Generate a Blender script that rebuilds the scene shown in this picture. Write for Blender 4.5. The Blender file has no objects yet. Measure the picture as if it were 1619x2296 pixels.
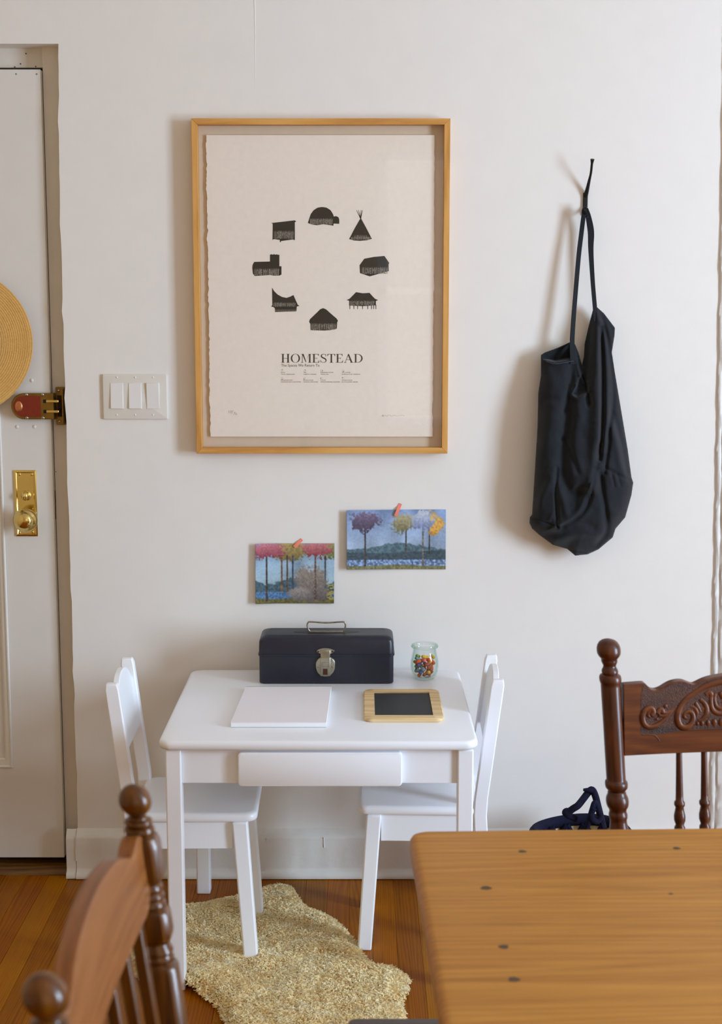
import bpy, bmesh, math, random
import numpy as np
from mathutils import Vector, Matrix, Euler

random.seed(7)
RNG = np.random.default_rng(7)
scene = bpy.context.scene
COL = scene.collection

# ------------------------------------------------------------------ camera
CAM_D, CAM_H, PITCH, FPX = 3.61, 1.49, math.radians(8.10), 3189.0
cam_d = bpy.data.cameras.new('camera')
cam = bpy.data.objects.new('camera', cam_d)
COL.objects.link(cam)
cam.location = (0, -CAM_D, CAM_H)
cam.rotation_euler = (math.radians(90) - PITCH, 0, 0)
cam_d.sensor_fit = 'VERTICAL'
cam_d.sensor_height = 36
cam_d.sensor_width = 24
cam_d.lens = 50
cam_d.clip_start = 0.05
cam_d.dof.use_dof = True
cam_d.dof.focus_distance = 3.5
cam_d.dof.aperture_fstop = 7.1
scene.camera = cam

# ------------------------------------------------------------------ world, lights, exposure
world = bpy.data.worlds.new('world')
scene.world = world
world.use_nodes = True
world.node_tree.nodes['Background'].inputs[0].default_value = (0.62, 0.78, 1.0, 1)
world.node_tree.nodes['Background'].inputs[1].default_value = 0.35

def area(name, loc, target, sx, sy, power, col):
    l = bpy.data.lights.new(name, 'AREA')
    l.shape = 'RECTANGLE'
    l.size, l.size_y, l.energy, l.color = sx, sy, power, col
    o = bpy.data.objects.new(name, l)
    COL.objects.link(o)
    o.location = loc
    o.rotation_euler = (Vector(target) - Vector(loc)).to_track_quat('-Z', 'Y').to_euler()
    return o
# daylight through the tall window of the right wall; warm fill light added at the opening behind the camera
area('window_light', (3.72, -2.55, 1.40), (0.0, -2.55, 1.40), 1.0, 1.9, 228, (0.62, 0.80, 1.0))
area('rear_fill_light', (0.85, -4.95, 1.60), (0.85, 0, 1.60), 1.4, 1.5, 6.5, (1.0, 0.77, 0.53))

vs = scene.view_settings
vs.view_transform = 'Standard'
vs.look = 'None'
vs.exposure = 0.0
vs.gamma = 1.0
vs.use_curve_mapping = False
scene.cycles.max_bounces = 12
scene.cycles.diffuse_bounces = 8
scene.cycles.transparent_max_bounces = 12

# ------------------------------------------------------------------ helpers
def at(px, py, Y):
    """a point seen at (px, py) of the photograph, at depth Y in the room"""
    c, s = math.cos(PITCH), math.sin(PITCH)
    u, v = (px - 809.5) / FPX, (1148 - py) / FPX
    t = (Y + CAM_D) / (c + v * s)
    return Vector((u * t, Y, CAM_H + (-s + v * c) * t))

def lin(h):
    h = h.lstrip('#')
    r = []
    for i in (0, 2, 4):
        v = int(h[i:i+2], 16) / 255
        r.append(v / 12.92 if v <= 0.04045 else ((v + 0.055) / 1.055) ** 2.4)
    return (*r, 1)

class MB:
    """collects shapes and links them as one mesh object"""
    def __init__(s):
        s.v, s.f, s.m = [], [], []
    def add(s, vs, fs, m=0):
        b = len(s.v)
        s.v += [tuple(p) for p in vs]
        s.f += [tuple(i + b for i in f) for f in fs]
        s.m += [m] * len(fs)
    def box(s, a, b, m=0):
        x0, y0, z0 = a; x1, y1, z1 = b
        s.add([(x0,y0,z0),(x1,y0,z0),(x1,y1,z0),(x0,y1,z0),(x0,y0,z1),(x1,y0,z1),(x1,y1,z1),(x0,y1,z1)],
              [(0,3,2,1),(4,5,6,7),(0,1,5,4),(1,2,6,5),(2,3,7,6),(3,0,4,7)], m)
    def hexa(s, low, high, m=0):
        """two quads (4 points each, same winding) joined"""
        s.add(list(low) + list(high), [(3,2,1,0),(4,5,6,7),(0,1,5,4),(1,2,6,5),(2,3,7,6),(3,0,4,7)], m)
    def prism(s, poly, fn0, fn1, m=0):
        """polygon of 2-D points placed by two functions"""
        n = len(poly)
        s.add([fn0(*p) for p in poly] + [fn1(*p) for p in poly],
              [tuple(range(n - 1, -1, -1)), tuple(range(n, 2 * n))] +
              [(i, (i + 1) % n, n + (i + 1) % n, n + i) for i in range(n)], m)
    def flat(s, poly, fn, m=0):
        s.add([fn(*p) for p in poly], [tuple(range(len(poly)))], m)
    def lathe(s, prof, fn, n=24, m=0, caps=True):
        """prof: (t, r); fn(t, a, b) places a point with offsets a, b across the axis"""
        b = []
        for t, r in prof:
            for k in range(n):
                w = 2 * math.pi * k / n
                b.append(fn(t, r * math.cos(w), r * math.sin(w)))
        f = []
        for i in range(len(prof) - 1):
            for k in range(n):
                f.append((i*n+k, i*n+(k+1) % n, (i+1)*n+(k+1) % n, (i+1)*n+k))
        if caps:
            f.append(tuple(range(n - 1, -1, -1)))
            f.append(tuple(range((len(prof)-1)*n, len(prof)*n)))
        s.add(b, f, m)
    def tube(s, pts, rad, n=8, m=0, closed=False, up=None, flat=1.0):
        P = [Vector(p) for p in pts]
        L = len(P)
        if not hasattr(rad, '__len__'):
            rad = [rad] * L
        vs, nrm = [], None
        for i, p in enumerate(P):
            if closed:
                t = P[(i+1) % L] - P[i-1]
            else:
                t = P[min(i+1, L-1)] - P[max(i-1, 0)]
            t = t.normalized() if t.length > 1e-9 else Vector((0,0,1))
            if up is not None:
                nn = Vector(up)
            elif nrm is None:
                nn = Vector((0,0,1)) if abs(t.z) < .9 else Vector((1,0,0))
            else:
                nn = nrm
            nn = (nn - t * nn.dot(t)).normalized()
            nrm = nn
            bb = t.cross(nn)
            for k in range(n):
                w = 2 * math.pi * k / n
                vs.append(p + (nn * math.cos(w) * flat + bb * math.sin(w)) * rad[i])
        fs = []
        for i in range(L if closed else L - 1):
            j = (i + 1) % L
            for k in range(n):
                fs.append((i*n+k, i*n+(k+1) % n, j*n+(k+1) % n, j*n+k))
        if not closed:
            fs.append(tuple(range(n-1, -1, -1)))
            fs.append(tuple(range((L-1)*n, L*n)))
        s.add(vs, fs, m)
    def ball(s, c, r, n=12, m=0):
        rx, ry, rz = r if hasattr(r, '__len__') else (r, r, r)
        prof = [(math.cos(math.pi*i/n), max(1e-4, math.sin(math.pi*i/n))) for i in range(n+1)]
        s.lathe(prof, lambda t, a, b: (c[0]+a*rx, c[1]+b*ry, c[2]-t*rz), n=2*n if n < 9 else n+6, m=m)
    def build(s, name, mats, parent=None, smooth=True, angle=35, bevel=0, seg=2, subsurf=0, org=None, local=False):
        me = bpy.data.meshes.new(name)
        o0 = Vector((0,0,0))
        if parent is not None and not local:
            o0 = ORG.get(parent.name, o0)
        if parent is None and org is not None:
            o0 = Vector(org)
        me.from_pydata([(p[0]-o0.x, p[1]-o0.y, p[2]-o0.z) for p in s.v], [], s.f)
        if not isinstance(mats, (list, tuple)):
            mats = [mats]
        for mm in mats:
            me.materials.append(mm)
        if len(mats) > 1:
            me.polygons.foreach_set('material_index', s.m)
        me.validate(); me.update()
        bm = bmesh.new(); bm.from_mesh(me)
        bmesh.ops.recalc_face_normals(bm, faces=bm.faces)
        bm.to_mesh(me); bm.free()
        if smooth:
            me.shade_smooth()
            me.set_sharp_from_angle(angle=math.radians(angle))
        o = bpy.data.objects.new(name, me)
        COL.objects.link(o)
        if parent is not None:
            o.parent = parent
            ORG[o.name] = o0
        else:
            o.location = o0
            ORG[o.name] = o0
        if bevel:
            b = o.modifiers.new('bevel', 'BEVEL')
            b.width, b.segments, b.limit_method, b.angle_limit = bevel, seg, 'ANGLE', math.radians(40)
            if smooth:
                b.harden_normals = False
        if subsurf:
            b = o.modifiers.new('sub', 'SUBSURF'); b.levels = b.render_levels = subsurf
        return o
ORG = {}

def tag(o, label=None, cat=None, group=None, kind=None):
    if label: o['label'] = label
    if cat: o['category'] = cat
    if group: o['group'] = group
    if kind: o['kind'] = kind
    return o

def thing(name, loc, label=None, cat=None, group=None, kind=None, rot=0):
    o = bpy.data.objects.new(name, None)
    o.empty_display_size = .05
    COL.objects.link(o)
    o.location = loc
    o.rotation_euler = (0, 0, rot)
    ORG[o.name] = Vector(loc)
    return tag(o, label, cat, group, kind)

def copy_tree(o, parent=None):
    c = o.copy(); COL.objects.link(c)
    if parent is not None: c.parent = parent
    for ch in list(o.children): copy_tree(ch, c)
    return c

def catmull(pts, k=6, closed=False):
    P = [np.array(p, float) for p in pts]
    n = len(P); out = []
    for i in range(n if closed else n - 1):
        p0 = P[i-1] if (i > 0 or closed) else 2*P[0]-P[1]
        p1, p2 = P[i], P[(i+1) % n]
        p3 = P[(i+2) % n] if (i+2 < n or closed) else 2*P[-1]-P[-2]
        for j in range(k):
            t = j / k
            out.append(.5*((2*p1)+(-p0+p2)*t+(2*p0-5*p1+4*p2-p3)*t*t+(-p0+3*p1-3*p2+p3)*t**3))
    if not closed: out.append(P[-1])
    return [tuple(p) for p in out]

def rrect(x0, y0, x1, y1, r, k=5):
    out = []
    for cx, cy, a in ((x1-r, y1-r, 0), (x0+r, y1-r, 90), (x0+r, y0+r, 180), (x1-r, y0+r, 270)):
        for i in range(k + 1):
            w = math.radians(a + 90 * i / k)
            out.append((cx + r*math.cos(w), cy + r*math.sin(w)))
    return out

def layered(mb, poly_fn, levels, m=0):
    """stack of outlines: levels = [(z, inset)], poly_fn(inset) -> list of (x, y)"""
    rings = [[(x, y, z) for x, y in poly_fn(i)] for z, i in levels]
    n = len(rings[0])
    vs = [p for r in rings for p in r]
    fs = [tuple(range(n-1, -1, -1)), tuple(range((len(rings)-1)*n, len(rings)*n))]
    for a in range(len(rings)-1):
        for k in range(n):
            fs.append((a*n+k, a*n+(k+1) % n, (a+1)*n+(k+1) % n, (a+1)*n+k))
    mb.add(vs, fs, m)

# ------------------------------------------------------------------ materials
class NT:
    def __init__(s, name):
        s.mat = bpy.data.materials.new(name)
        s.mat.use_nodes = True
        s.t = s.mat.node_tree
        s.b = s.t.nodes['Principled BSDF']
        s.out = s.t.nodes['Material Output']
    def n(s, typ, **kw):
        o = s.t.nodes.new(typ)
        for k, v in kw.items(): setattr(o, k, v)
        return o
    def l(s, a, b): s.t.links.new(a, b)
    def val(s, inp, v):
        if hasattr(v, 'is_output') or isinstance(v, bpy.types.NodeSocket): s.l(v, inp)
        else: inp.default_value = v
    def math(s, op, a, b=0.0):
        o = s.n('ShaderNodeMath', operation=op)
        s.val(o.inputs[0], a); s.val(o.inputs[1], b)
        return o.outputs[0]
    def coord(s, kind='Object', scale=(1,1,1), loc=(0,0,0)):
        if kind == 'Position':
            src = s.n('ShaderNodeNewGeometry').outputs['Position']
        else:
            src = s.n('ShaderNodeTexCoord').outputs[kind]
        mp = s.n('ShaderNodeMapping')
        s.l(src, mp.inputs[0])
        mp.inputs['Scale'].default_value = scale
        mp.inputs['Location'].default_value = loc
        return mp.outputs[0]
    def noise(s, vec, scale, detail=4, rough=.5, dist=0):
        o = s.n('ShaderNodeTexNoise')
        s.l(vec, o.inputs['Vector'])
        o.inputs['Scale'].default_value = scale
        o.inputs['Detail'].default_value = detail
        o.inputs['Roughness'].default_value = rough
        o.inputs['Distortion'].default_value = dist
        return o.outputs['Fac']
    def ramp(s, fac, stops):
        o = s.n('ShaderNodeValToRGB')
        s.l(fac, o.inputs[0])
        e = o.color_ramp.elements
        while len(e) < len(stops): e.new(.5)
        for i, (p, c) in enumerate(stops):
            e[i].position = p
            e[i].color = c if len(c) == 4 else (*c, 1)
        return o.outputs[0]
    def mix(s, fac, a, b, blend='MIX'):
        o = s.n('ShaderNodeMix', data_type='RGBA', blend_type=blend)
        s.val(o.inputs[0], fac); s.val(o.inputs[6], a); s.val(o.inputs[7], b)
        return o.outputs[2]
    def bump(s, h, strength=.3, dist=.002):
        o = s.n('ShaderNodeBump')
        s.l(h, o.inputs['Height'])
        o.inputs['Strength'].default_value = strength
        o.inputs['Distance'].default_value = dist
        s.l(o.outputs[0], s.b.inputs['Normal'])
    def base(s, c): s.val(s.b.inputs['Base Color'], c)
    def set(s, rough=None, metal=None, spec=None, coat=None, coat_rough=.1, sheen=None, ior=None):
        b = s.b.inputs
        if rough is not None: s.val(b['Roughness'], rough)
        if metal is not None: b['Metallic'].default_value = metal
        if spec is not None: b['Specular IOR Level'].default_value = spec
        if coat is not None:
            b['Coat Weight'].default_value = coat; b['Coat Roughness'].default_value = coat_rough
        if sheen is not None: b['Sheen Weight'].default_value = sheen
        return s

def plain(name, col, rough=.5, metal=0, var=.06, vscale=8, bump=0, bscale=60, spec=.5, coat=None, sheen=None, coords='Object'):
    k = NT(name)
    c = lin(col)
    vec = k.coord(coords)
    if var:
        lo = tuple(x * (1 - var) for x in c[:3]); hi = tuple(min(1, x * (1 + var)) for x in c[:3])
        k.base(k.ramp(k.noise(vec, vscale, 5), [(.3, lo), (.7, hi)]))
    else:
        k.base(c)
    k.set(rough, metal, spec, coat, sheen=sheen)
    if bump:
        k.bump(k.noise(vec, bscale, 4), bump, .002)
    return k.mat

def wall_paint(name, col, big=.35, fine=.12):
    k = NT(name)
    c = lin(col)
    v = k.coord('Position')
    n1 = k.noise(v, 2.2, 3, .5)
    n2 = k.noise(v, 14, 4, .55)
    n3 = k.noise(v, 240, 2, .5)
    k.base(k.ramp(n2, [(.3, tuple(x*.975 for x in c[:3])), (.7, c)]))
    h = k.math('ADD', k.math('MULTIPLY', n1, big), k.math('ADD', k.math('MULTIPLY', n2, .09), k.math('MULTIPLY', n3, .012)))
    k.bump(h, fine, .02)
    k.set(.55, spec=.35)
    return k.mat

def wood(name, stops, along='X', ring=26, warp=2.2, stretch=.10, rough=.35, coat=0, bump=.08, spec=.4, coords='Object', rnd=False, fine=160, gw=.3, fw=.4, bw=.3):
    k = NT(name)
    ax = {'X': 0, 'Y': 1, 'Z': 2}[along]
    sc = [1.0, 1.0, 1.0]; sc[ax] = stretch
    v = k.coord(coords, tuple(sc))
    if rnd:
        info = k.n('ShaderNodeObjectInfo')
        add = k.n('ShaderNodeVectorMath', operation='ADD')
        sca = k.n('ShaderNodeVectorMath', operation='SCALE')
        k.l(v, add.inputs[0])
        cmb = k.n('ShaderNodeCombineXYZ')
        k.l(info.outputs['Random'], cmb.inputs[0]); k.l(info.outputs['Random'], cmb.inputs[1]); k.l(info.outputs['Random'], cmb.inputs[2])
        k.l(cmb.outputs[0], sca.inputs[0]); sca.inputs['Scale'].default_value = 37
        k.l(sca.outputs[0], add.inputs[1])
        v = add.outputs[0]
    n = k.noise(v, 5, 3, .5)
    sep = k.n('ShaderNodeSeparateXYZ'); k.l(v, sep.inputs[0])
    cr = [i for i in range(3) if i != ax]
    u = k.math('ADD', sep.outputs[cr[0]], k.math('MULTIPLY', sep.outputs[cr[1]], .7))
    w = k.math('ADD', k.math('MULTIPLY', u, ring), k.math('MULTIPLY', n, warp * 6))
    g = k.math('ADD', k.math('MULTIPLY', k.math('SINE', k.math('MULTIPLY', w, 6.283)), .5), .5)
    f = k.noise(v, fine, 3, .6)
    big = k.noise(v, 2.4, 2, .5)
    tot = k.math('ADD', k.math('MULTIPLY', g, gw), k.math('ADD', k.math('MULTIPLY', f, fw), k.math('MULTIPLY', big, bw)))
    col = k.ramp(tot, stops)
    if rnd:
        hs = k.n('ShaderNodeHueSaturation')
        k.l(col, hs.inputs['Color'])
        k.l(k.math('ADD', k.math('MULTIPLY', info.outputs['Random'], .28), .80), hs.inputs['Value'])
        r2 = k.math('FRACT', k.math('MULTIPLY', info.outputs['Random'], 17.3))
        k.l(k.math('ADD', k.math('MULTIPLY', r2, .016), .492), hs.inputs['Hue'])
        col = hs.outputs[0]
    k.base(col)
    k.set(rough, spec=spec, coat=coat)
    k.bump(f, bump, .001)
    return k.mat, k

W_WALL = wall_paint('wall_paint', '#e6e3df')
W_WARM = wall_paint('ochre_wall_paint', '#cdb48c')
W_CEIL = wall_paint('ceiling_paint', '#ebe9e5')
W_DOOR = plain('door_paint', '#dbd8d3', .42, var=.02, vscale=10, bump=.08, bscale=45)
W_JAMB = plain('jamb_paint', '#dad5ce', .45, var=.03, vscale=20, bump=.15, bscale=60)
W_BASE = plain('baseboard_paint', '#dedbd5', .4, var=.03, vscale=14, bump=.3, bscale=70)
W_TRIM = plain('trim_paint', '#d9d7d4', .45, var=.03, vscale=14, bump=.3, bscale=40)
GAP = plain('gap_shade', '#0c0907', .9, var=0)  # flat black that stands for the shade inside narrow openings
KIDW = plain('white_lacquer', '#f1f4fa', .32, var=.012, vscale=6, bump=.02, bscale=90)
BLOND, _ = wood('blond_frame_wood', [(.2, lin('#b3793a')), (.5, lin('#cf9850')), (.8, lin('#dca964'))], along='Z', ring=30, rough=.45, coords='Object')
BLONDX, _ = wood('blond_frame_wood_across', [(.2, lin('#b3793a')), (.5, lin('#cf9850')), (.8, lin('#dca964'))], along='X', ring=30, rough=.45, coords='Object')
SLATEW, _ = wood('raw_slate_wood', [(.15, lin('#c39e68')), (.5, lin('#dcbf8e')), (.85, lin('#e8d2a5'))], along='X', ring=40, rough=.6)
BRASS = plain('polished_brass', '#dcc47c', .16, 1, var=.08, vscale=20)
DULLBRASS = plain('dull_brass', '#8d7038', .42, 1, var=.15, vscale=40)
DARKBRASS = plain('dark_bronze', '#3a2b14', .5, .8, var=.2, vscale=40)
STEEL = plain('worn_steel', '#a9a797', .3, 1, var=.16, vscale=60)
RUST = plain('rust', '#4f2a15', .8, .2, var=.3, vscale=200)
RUSTSTEEL = plain('rusted_steel', '#8d8272', .5, .7, var=.3, vscale=120)
SCREW = plain('screw_steel', '#a9a7a4', .25, 1, var=0)
LOCKRED = plain('red_lock_plate', '#7a2410', .4, .1, var=.1, vscale=150)
COPPER = plain('copper_emblem', '#c9885f', .3, .9, var=.1, vscale=150)
STRAW = None
IRON = plain('black_iron', '#14130f', .5, .4, var=.1)
PLATEW = plain('switch_plate', '#dcd8d0', .35, var=.01)
PADDLEW = plain('switch_paddle', '#e4e2e0', .3, var=.01)
PAPERW = plain('pad_paper', '#eeebf0', .8, var=.01)
PADEDGE = plain('pad_binding', '#9dbcb0', .6, var=.05)
RAGPAPER = plain('rag_paper', '#f7ece3', .9, var=.02, vscale=90, bump=.1, bscale=400)
MATBOARD = plain('mat_board', '#d8c7b4', .9, var=.02, vscale=60)
INK = plain('black_ink', '#191512', .8, var=.1, vscale=300)
INKPALE = plain('pale_ink_line', '#8d857c', .8, var=.05, vscale=300)
INKSOFT = plain('soft_ink', '#3a352c', .8, var=0)
PENCIL = plain('pencil', '#b5aa9a', .9, var=0)
TAPE = plain('coral_tape', '#e8806a', .6, var=.03, vscale=60)
BOXBLUE = plain('navy_box_enamel', '#1b1d2b', .4, var=.12, vscale=30, bump=.05, bscale=160)
BOXTOP = plain('dark_recess', '#24242a', .5, var=.1)
SLATE = plain('slate', '#24262a', .6, var=.12, vscale=25)
NAVY = plain('navy_cord', '#131329', .9, var=.15, vscale=60, bump=.6, bscale=300, spec=.2)
HIDE = plain('sheep_hide', '#fbe2ac', .9, var=.1, vscale=20)

def cloth(name, col):
    k = NT(name)
    c = lin(col)
    v = k.coord('Object')
    n = k.noise(v, 9, 4)
    k.base(k.ramp(n, [(.3, tuple(x*.85 for x in c[:3])), (.7, tuple(x*1.2 for x in c[:3]))]))
    w = k.noise(v, 700, 2)
    k.bump(k.math('ADD', k.math('MULTIPLY', w, .25), k.math('MULTIPLY', k.noise(v, 45, 4), .6)), .35, .003)
    k.set(.85, spec=.25, sheen=.15)
    return k.mat
BAGCLOTH = cloth('navy_black_canvas', '#15191f')

def straw():
    k = NT('woven_straw')
    v = k.coord('Object')
    ln = k.n('ShaderNodeVectorMath', operation='LENGTH'); k.l(v, ln.inputs[0])
    r = ln.outputs['Value']
    rings = k.math('SINE', k.math('MULTIPLY', r, 1150))
    n = k.noise(v, 260, 3)
    n2 = k.noise(v, 6, 3)
    tot = k.math('ADD', k.math('MULTIPLY', rings, .04), k.math('ADD', k.math('MULTIPLY', n, .5), k.math('MULTIPLY', n2, .4)))
    k.base(k.ramp(tot, [(.25, lin('#c8954f')), (.5, lin('#deb26a')), (.75, lin('#ebc682'))]))
    k.bump(k.math('ADD', rings, n), .25, .001)
    k.set(.6, spec=.3)
    return k.mat
STRAW = straw()
STRAWEDGE = plain('straw_edge', '#c08f4a', .6, var=.15, vscale=80)
STRAWBASKET = plain('pale_straw', '#d9bf92', .7, var=.15, vscale=60, bump=.4, bscale=160)

DINING, kd = wood('honey_pine', [(.2, lin('#80490f')), (.40, lin('#a86f24')), (.6, lin('#bd8231')), (.8, lin('#cf9744'))],
                  along='X', ring=45, warp=4.0, stretch=.06, rough=.42, coat=0, bump=.05, spec=.22, fine=110, gw=.13, fw=.45, bw=.42)
DARKW, _ = wood('dark_oak', [(.2, lin('#28100a')), (.5, lin('#4f250e')), (.8, lin('#703a14'))],
                along='Z', ring=60, warp=3, stretch=.08, rough=.33, coat=.10, bump=.05, spec=.35, gw=.14, fw=.44, bw=.42)
DARKWX, _ = wood('dark_oak_across', [(.2, lin('#36170a')), (.5, lin('#5c2d12')), (.8, lin('#77411b'))],
                along='X', ring=60, warp=3, stretch=.06, rough=.36, coat=.08, bump=.05, spec=.3, gw=.14, fw=.44, bw=.42)
MAPLE, _ = wood('brown_maple', [(.2, lin('#2d1503')), (.5, lin('#583006')), (.8, lin('#86540a'))],
                along='Z', ring=50, warp=3, stretch=.08, rough=.28, coat=.15, bump=.03, spec=.35, gw=.15, fw=.4, bw=.4)
MAPLEY, _ = wood('brown_maple_rail', [(.2, lin('#5c3213')), (.5, lin('#824e24')), (.8, lin('#986433'))],
                along='Y', ring=50, warp=3, stretch=.08, rough=.36, coat=.05, bump=.03, spec=.3, gw=.12, fw=.4, bw=.4)
FLOORW, _ = wood('oak_strip_floor', [(.2, lin('#6a3a00')), (.45, lin('#965600')), (.65, lin('#a56400')), (.9, lin('#b87500'))],
                 along='Y', ring=140, warp=5, stretch=.05, gw=.18, fw=.42, bw=.40, rough=.36, coat=.0, bump=.05, spec=.12, coords='Position', rnd=True, fine=130)
SILLW, _ = wood('worn_threshold', [(.15, lin('#2d1a08')), (.45, lin('#5c3b14')), (.8, lin('#7a5622'))],
                 along='X', ring=30, warp=2.5, stretch=.1, rough=.45, bump=.1)
STOOLW, _ = wood('grey_brown_stool', [(.2, lin('#38302c')), (.8, lin('#5a4d47'))], along='X', ring=20, rough=.35, coat=.2)

# darker nail plugs of the dining table, placed in the table's own frame
def glassy(name, tint, edge, rough=.02):
    k = NT(name)
    t = k.t
    t.nodes.remove(k.b)
    tr = k.n('ShaderNodeBsdfTransparent'); gl = k.n('ShaderNodeBsdfGlossy')
    gl.inputs['Roughness'].default_value = rough
    lw = k.n('ShaderNodeLayerWeight'); lw.inputs['Blend'].default_value = .35
    col = k.mix(lw.outputs['Facing'], tint, edge)
    k.l(col, tr.inputs['Color'])
    fc = k.n('ShaderNodeLayerWeight'); fc.inputs['Blend'].default_value = .5
    fr = k.math('ADD', k.math('MULTIPLY', k.math('POWER', fc.outputs['Facing'], 5.0), .9), .035)
    mx = k.n('ShaderNodeMixShader')
    k.l(fr, mx.inputs[0]); k.l(tr.outputs[0], mx.inputs[1]); k.l(gl.outputs[0], mx.inputs[2])
    k.l(mx.outputs[0], k.out.inputs['Surface'])
    return k.mat
PANE = glassy('picture_glass', (.985, .985, .98, 1), (.95, .96, .95, 1))
JARG = glassy('jar_glass', (.99, .995, .992, 1), (.76, .88, .82, 1))

def attr_mat(name, rough=.75):
    k = NT(name)
    a = k.n('ShaderNodeAttribute'); a.attribute_name = 'print'
    k.base(a.outputs['Color'])
    k.set(rough, spec=.25)
    return k.mat
PRINT = attr_mat('printed_card')

# ------------------------------------------------------------------ the room
XL, XR, YB, ZC = -1.75, 3.75, -5.0, 2.75
DX = -0.7495                   # right edge of the doorway
DL = -1.66                     # left edge of the doorway
DH = 2.1346                    # head of the doorway
mb = MB()
edge = []
for i in range(70):
    z = DH * (1 - i / 69)
    x = DX + .0085 * max(0, (z - 1.55) / .58) ** 2 + .0016 * math.sin(z * 41) * math.sin(z * 13 + 1) + random.uniform(-.0012, .0012)
    edge.append((x, z))
poly = [(XR, 0), (XR, ZC), (XL, ZC), (XL, DH), (DL, DH)] + edge
fr0 = lambda x, z: (x, 0, z)
fr1 = lambda x, z: (x, .14, z)
n = len(edge)
# right part (with the worn edge), head part, left part
mb.prism([(XR, 0), (XR, DH)] + edge, fr0, fr1)
mb.prism([(XR, DH), (XR, ZC), (XL, ZC), (XL, DH)], fr0, fr1)
mb.prism([(DL, 0), (DL, DH), (XL, DH), (XL, 0)], fr0, fr1)
wall_back = tag(mb.build('wall_back', W_WALL, angle=30), kind='structure')
mb = MB()
p0, p1 = at(571, 0, 0), at(573, 235, 0)
for k in range(12):
    a = p0.lerp(p1, k/12); b = p0.lerp(p1, (k+1)/12)
    w = .0009 * (1 - k/14)
    d = .0007 * (1 - k/14)
    j = random.uniform(-.0006, .0006)
    mb.hexa([(a.x-w+j, -d, a.z), (a.x+w+j, -d, a.z), (a.x+w+.002, .001, a.z), (a.x-w-.002, .001, a.z)],
            [(b.x-w, -d, b.z), (b.x+w, -d, b.z), (b.x+w+.002, .001, b.z), (b.x-w-.002, .001, b.z)])
mb.build('plaster_seam', W_WALL, wall_back)

mb = MB(); mb.box((XL, YB, ZC), (XR, .14, ZC + .1)); tag(mb.build('ceiling', W_CEIL), kind='structure')
mb = MB(); mb.box((XL - .1, YB, 0), (XL, .14, ZC)); tag(mb.build('wall_left', W_WARM), kind='structure')
# right wall with its window opening
wy0, wy1, wz0, wz1 = -3.1, -2.0, .40, 2.40
mb = MB()
mb.box((XR, YB, 0), (XR + .12, wy0, ZC)); mb.box((XR, wy1, 0), (XR + .12, .14, ZC))
mb.box((XR, wy0, 0), (XR + .12, wy1, wz0)); mb.box((XR, wy0, wz1), (XR + .12, wy1, ZC))
tag(mb.build('wall_right', W_WARM), kind='structure')
win = thing('window_1', (XR, (wy0+wy1)/2, wz0), kind='structure')
mb = MB()
for a, b in (((wy0, wz0), (wy0+.05, wz1)), ((wy1-.05, wz0), (wy1, wz1)), ((wy0, wz0), (wy1, wz0+.05)), ((wy0, wz1-.05), (wy1, wz1)), ((wy0, (wz0+wz1)/2-.02), (wy1, (wz0+wz1)/2+.02))):
    mb.box((XR+.03, a[0], a[1]), (XR+.08, b[0], b[1]))
mb.build('window_frame', W_TRIM, win)
mb = MB(); mb.box((XR+.05, wy0+.05, wz0+.05), (XR+.054, wy1-.05, wz1-.05)); mb.build('window_pane', PANE, win)
# rear wall with its window opening
rx0, rx1, rz0, rz1 = .1, 1.6, .8, 2.40
mb = MB()
mb.box((XL, YB-.12, 0), (rx0, YB, ZC)); mb.box((rx1, YB-.12, 0), (XR, YB, ZC))
mb.box((rx0, YB-.12, 0), (rx1, YB, rz0)); mb.box((rx0, YB-.12, rz1), (rx1, YB, ZC))
tag(mb.build('wall_front', W_WARM), kind='structure')
win = thing('window_2', ((rx0+rx1)/2, YB, rz0), kind='structure')
mb = MB()
for a, b in (((rx0, rz0), (rx0+.05, rz1)), ((rx1-.05, rz0), (rx1, rz1)), ((rx0, rz0), (rx1, rz0+.05)), ((rx0, rz1-.05), (rx1, rz1)), ((rx0, (rz0+rz1)/2-.02), (rx1, (rz0+rz1)/2+.02))):
    mb.box((a[0], YB-.08, a[1]), (b[0], YB-.03, b[1]))
mb.build('window_frame', W_TRIM, win)
mb = MB(); mb.box((rx0+.05, YB-.054, rz0+.05), (rx1-.05, YB-.05, rz1-.05)); mb.build('window_pane', PANE, win)

# floor: sub-floor and oak strips
mb = MB(); mb.box((XL, YB, -.06), (XR, .14, -.0012))
floor = tag(mb.build('floor', FLOORW), kind='structure')
pm = MB()
w2, c = .0283, .0007
pm.add([(-w2,0,-.008),(w2,0,-.008),(w2,1,-.008),(-w2,1,-.008),
        (-w2,0,-c),(w2,0,-c),(w2,1,-c),(-w2,1,-c),
        (-w2+c,c,0),(w2-c,c,0),(w2-c,1-c,0),(-w2+c,1-c,0)],
       [(3,2,1,0),(0,1,5,4),(1,2,6,5),(2,3,7,6),(3,0,4,7),(4,5,9,8),(5,6,10,9),(6,7,11,10),(7,4,8,11),(8,9,10,11)])
plank0 = pm.build('plank', FLOORW, floor, smooth=False)
first = True
x = -1.745 + w2
while x < 1.75:
    y = -.0
    while y > -2.9:
        L = random.uniform(.55, 1.5)
        if y - L < -2.5: L = y + 2.95
        L = min(L, y + 2.95)
        o = plank0 if first else plank0.copy()
        if not first:
            COL.objects.link(o); o.parent = floor
        first = False
        o.location = (x, y - L, random.uniform(-.0003, .0003))
        o.scale = (1, L - .0006, 1)
        y -= L
    x += .0572

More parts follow.
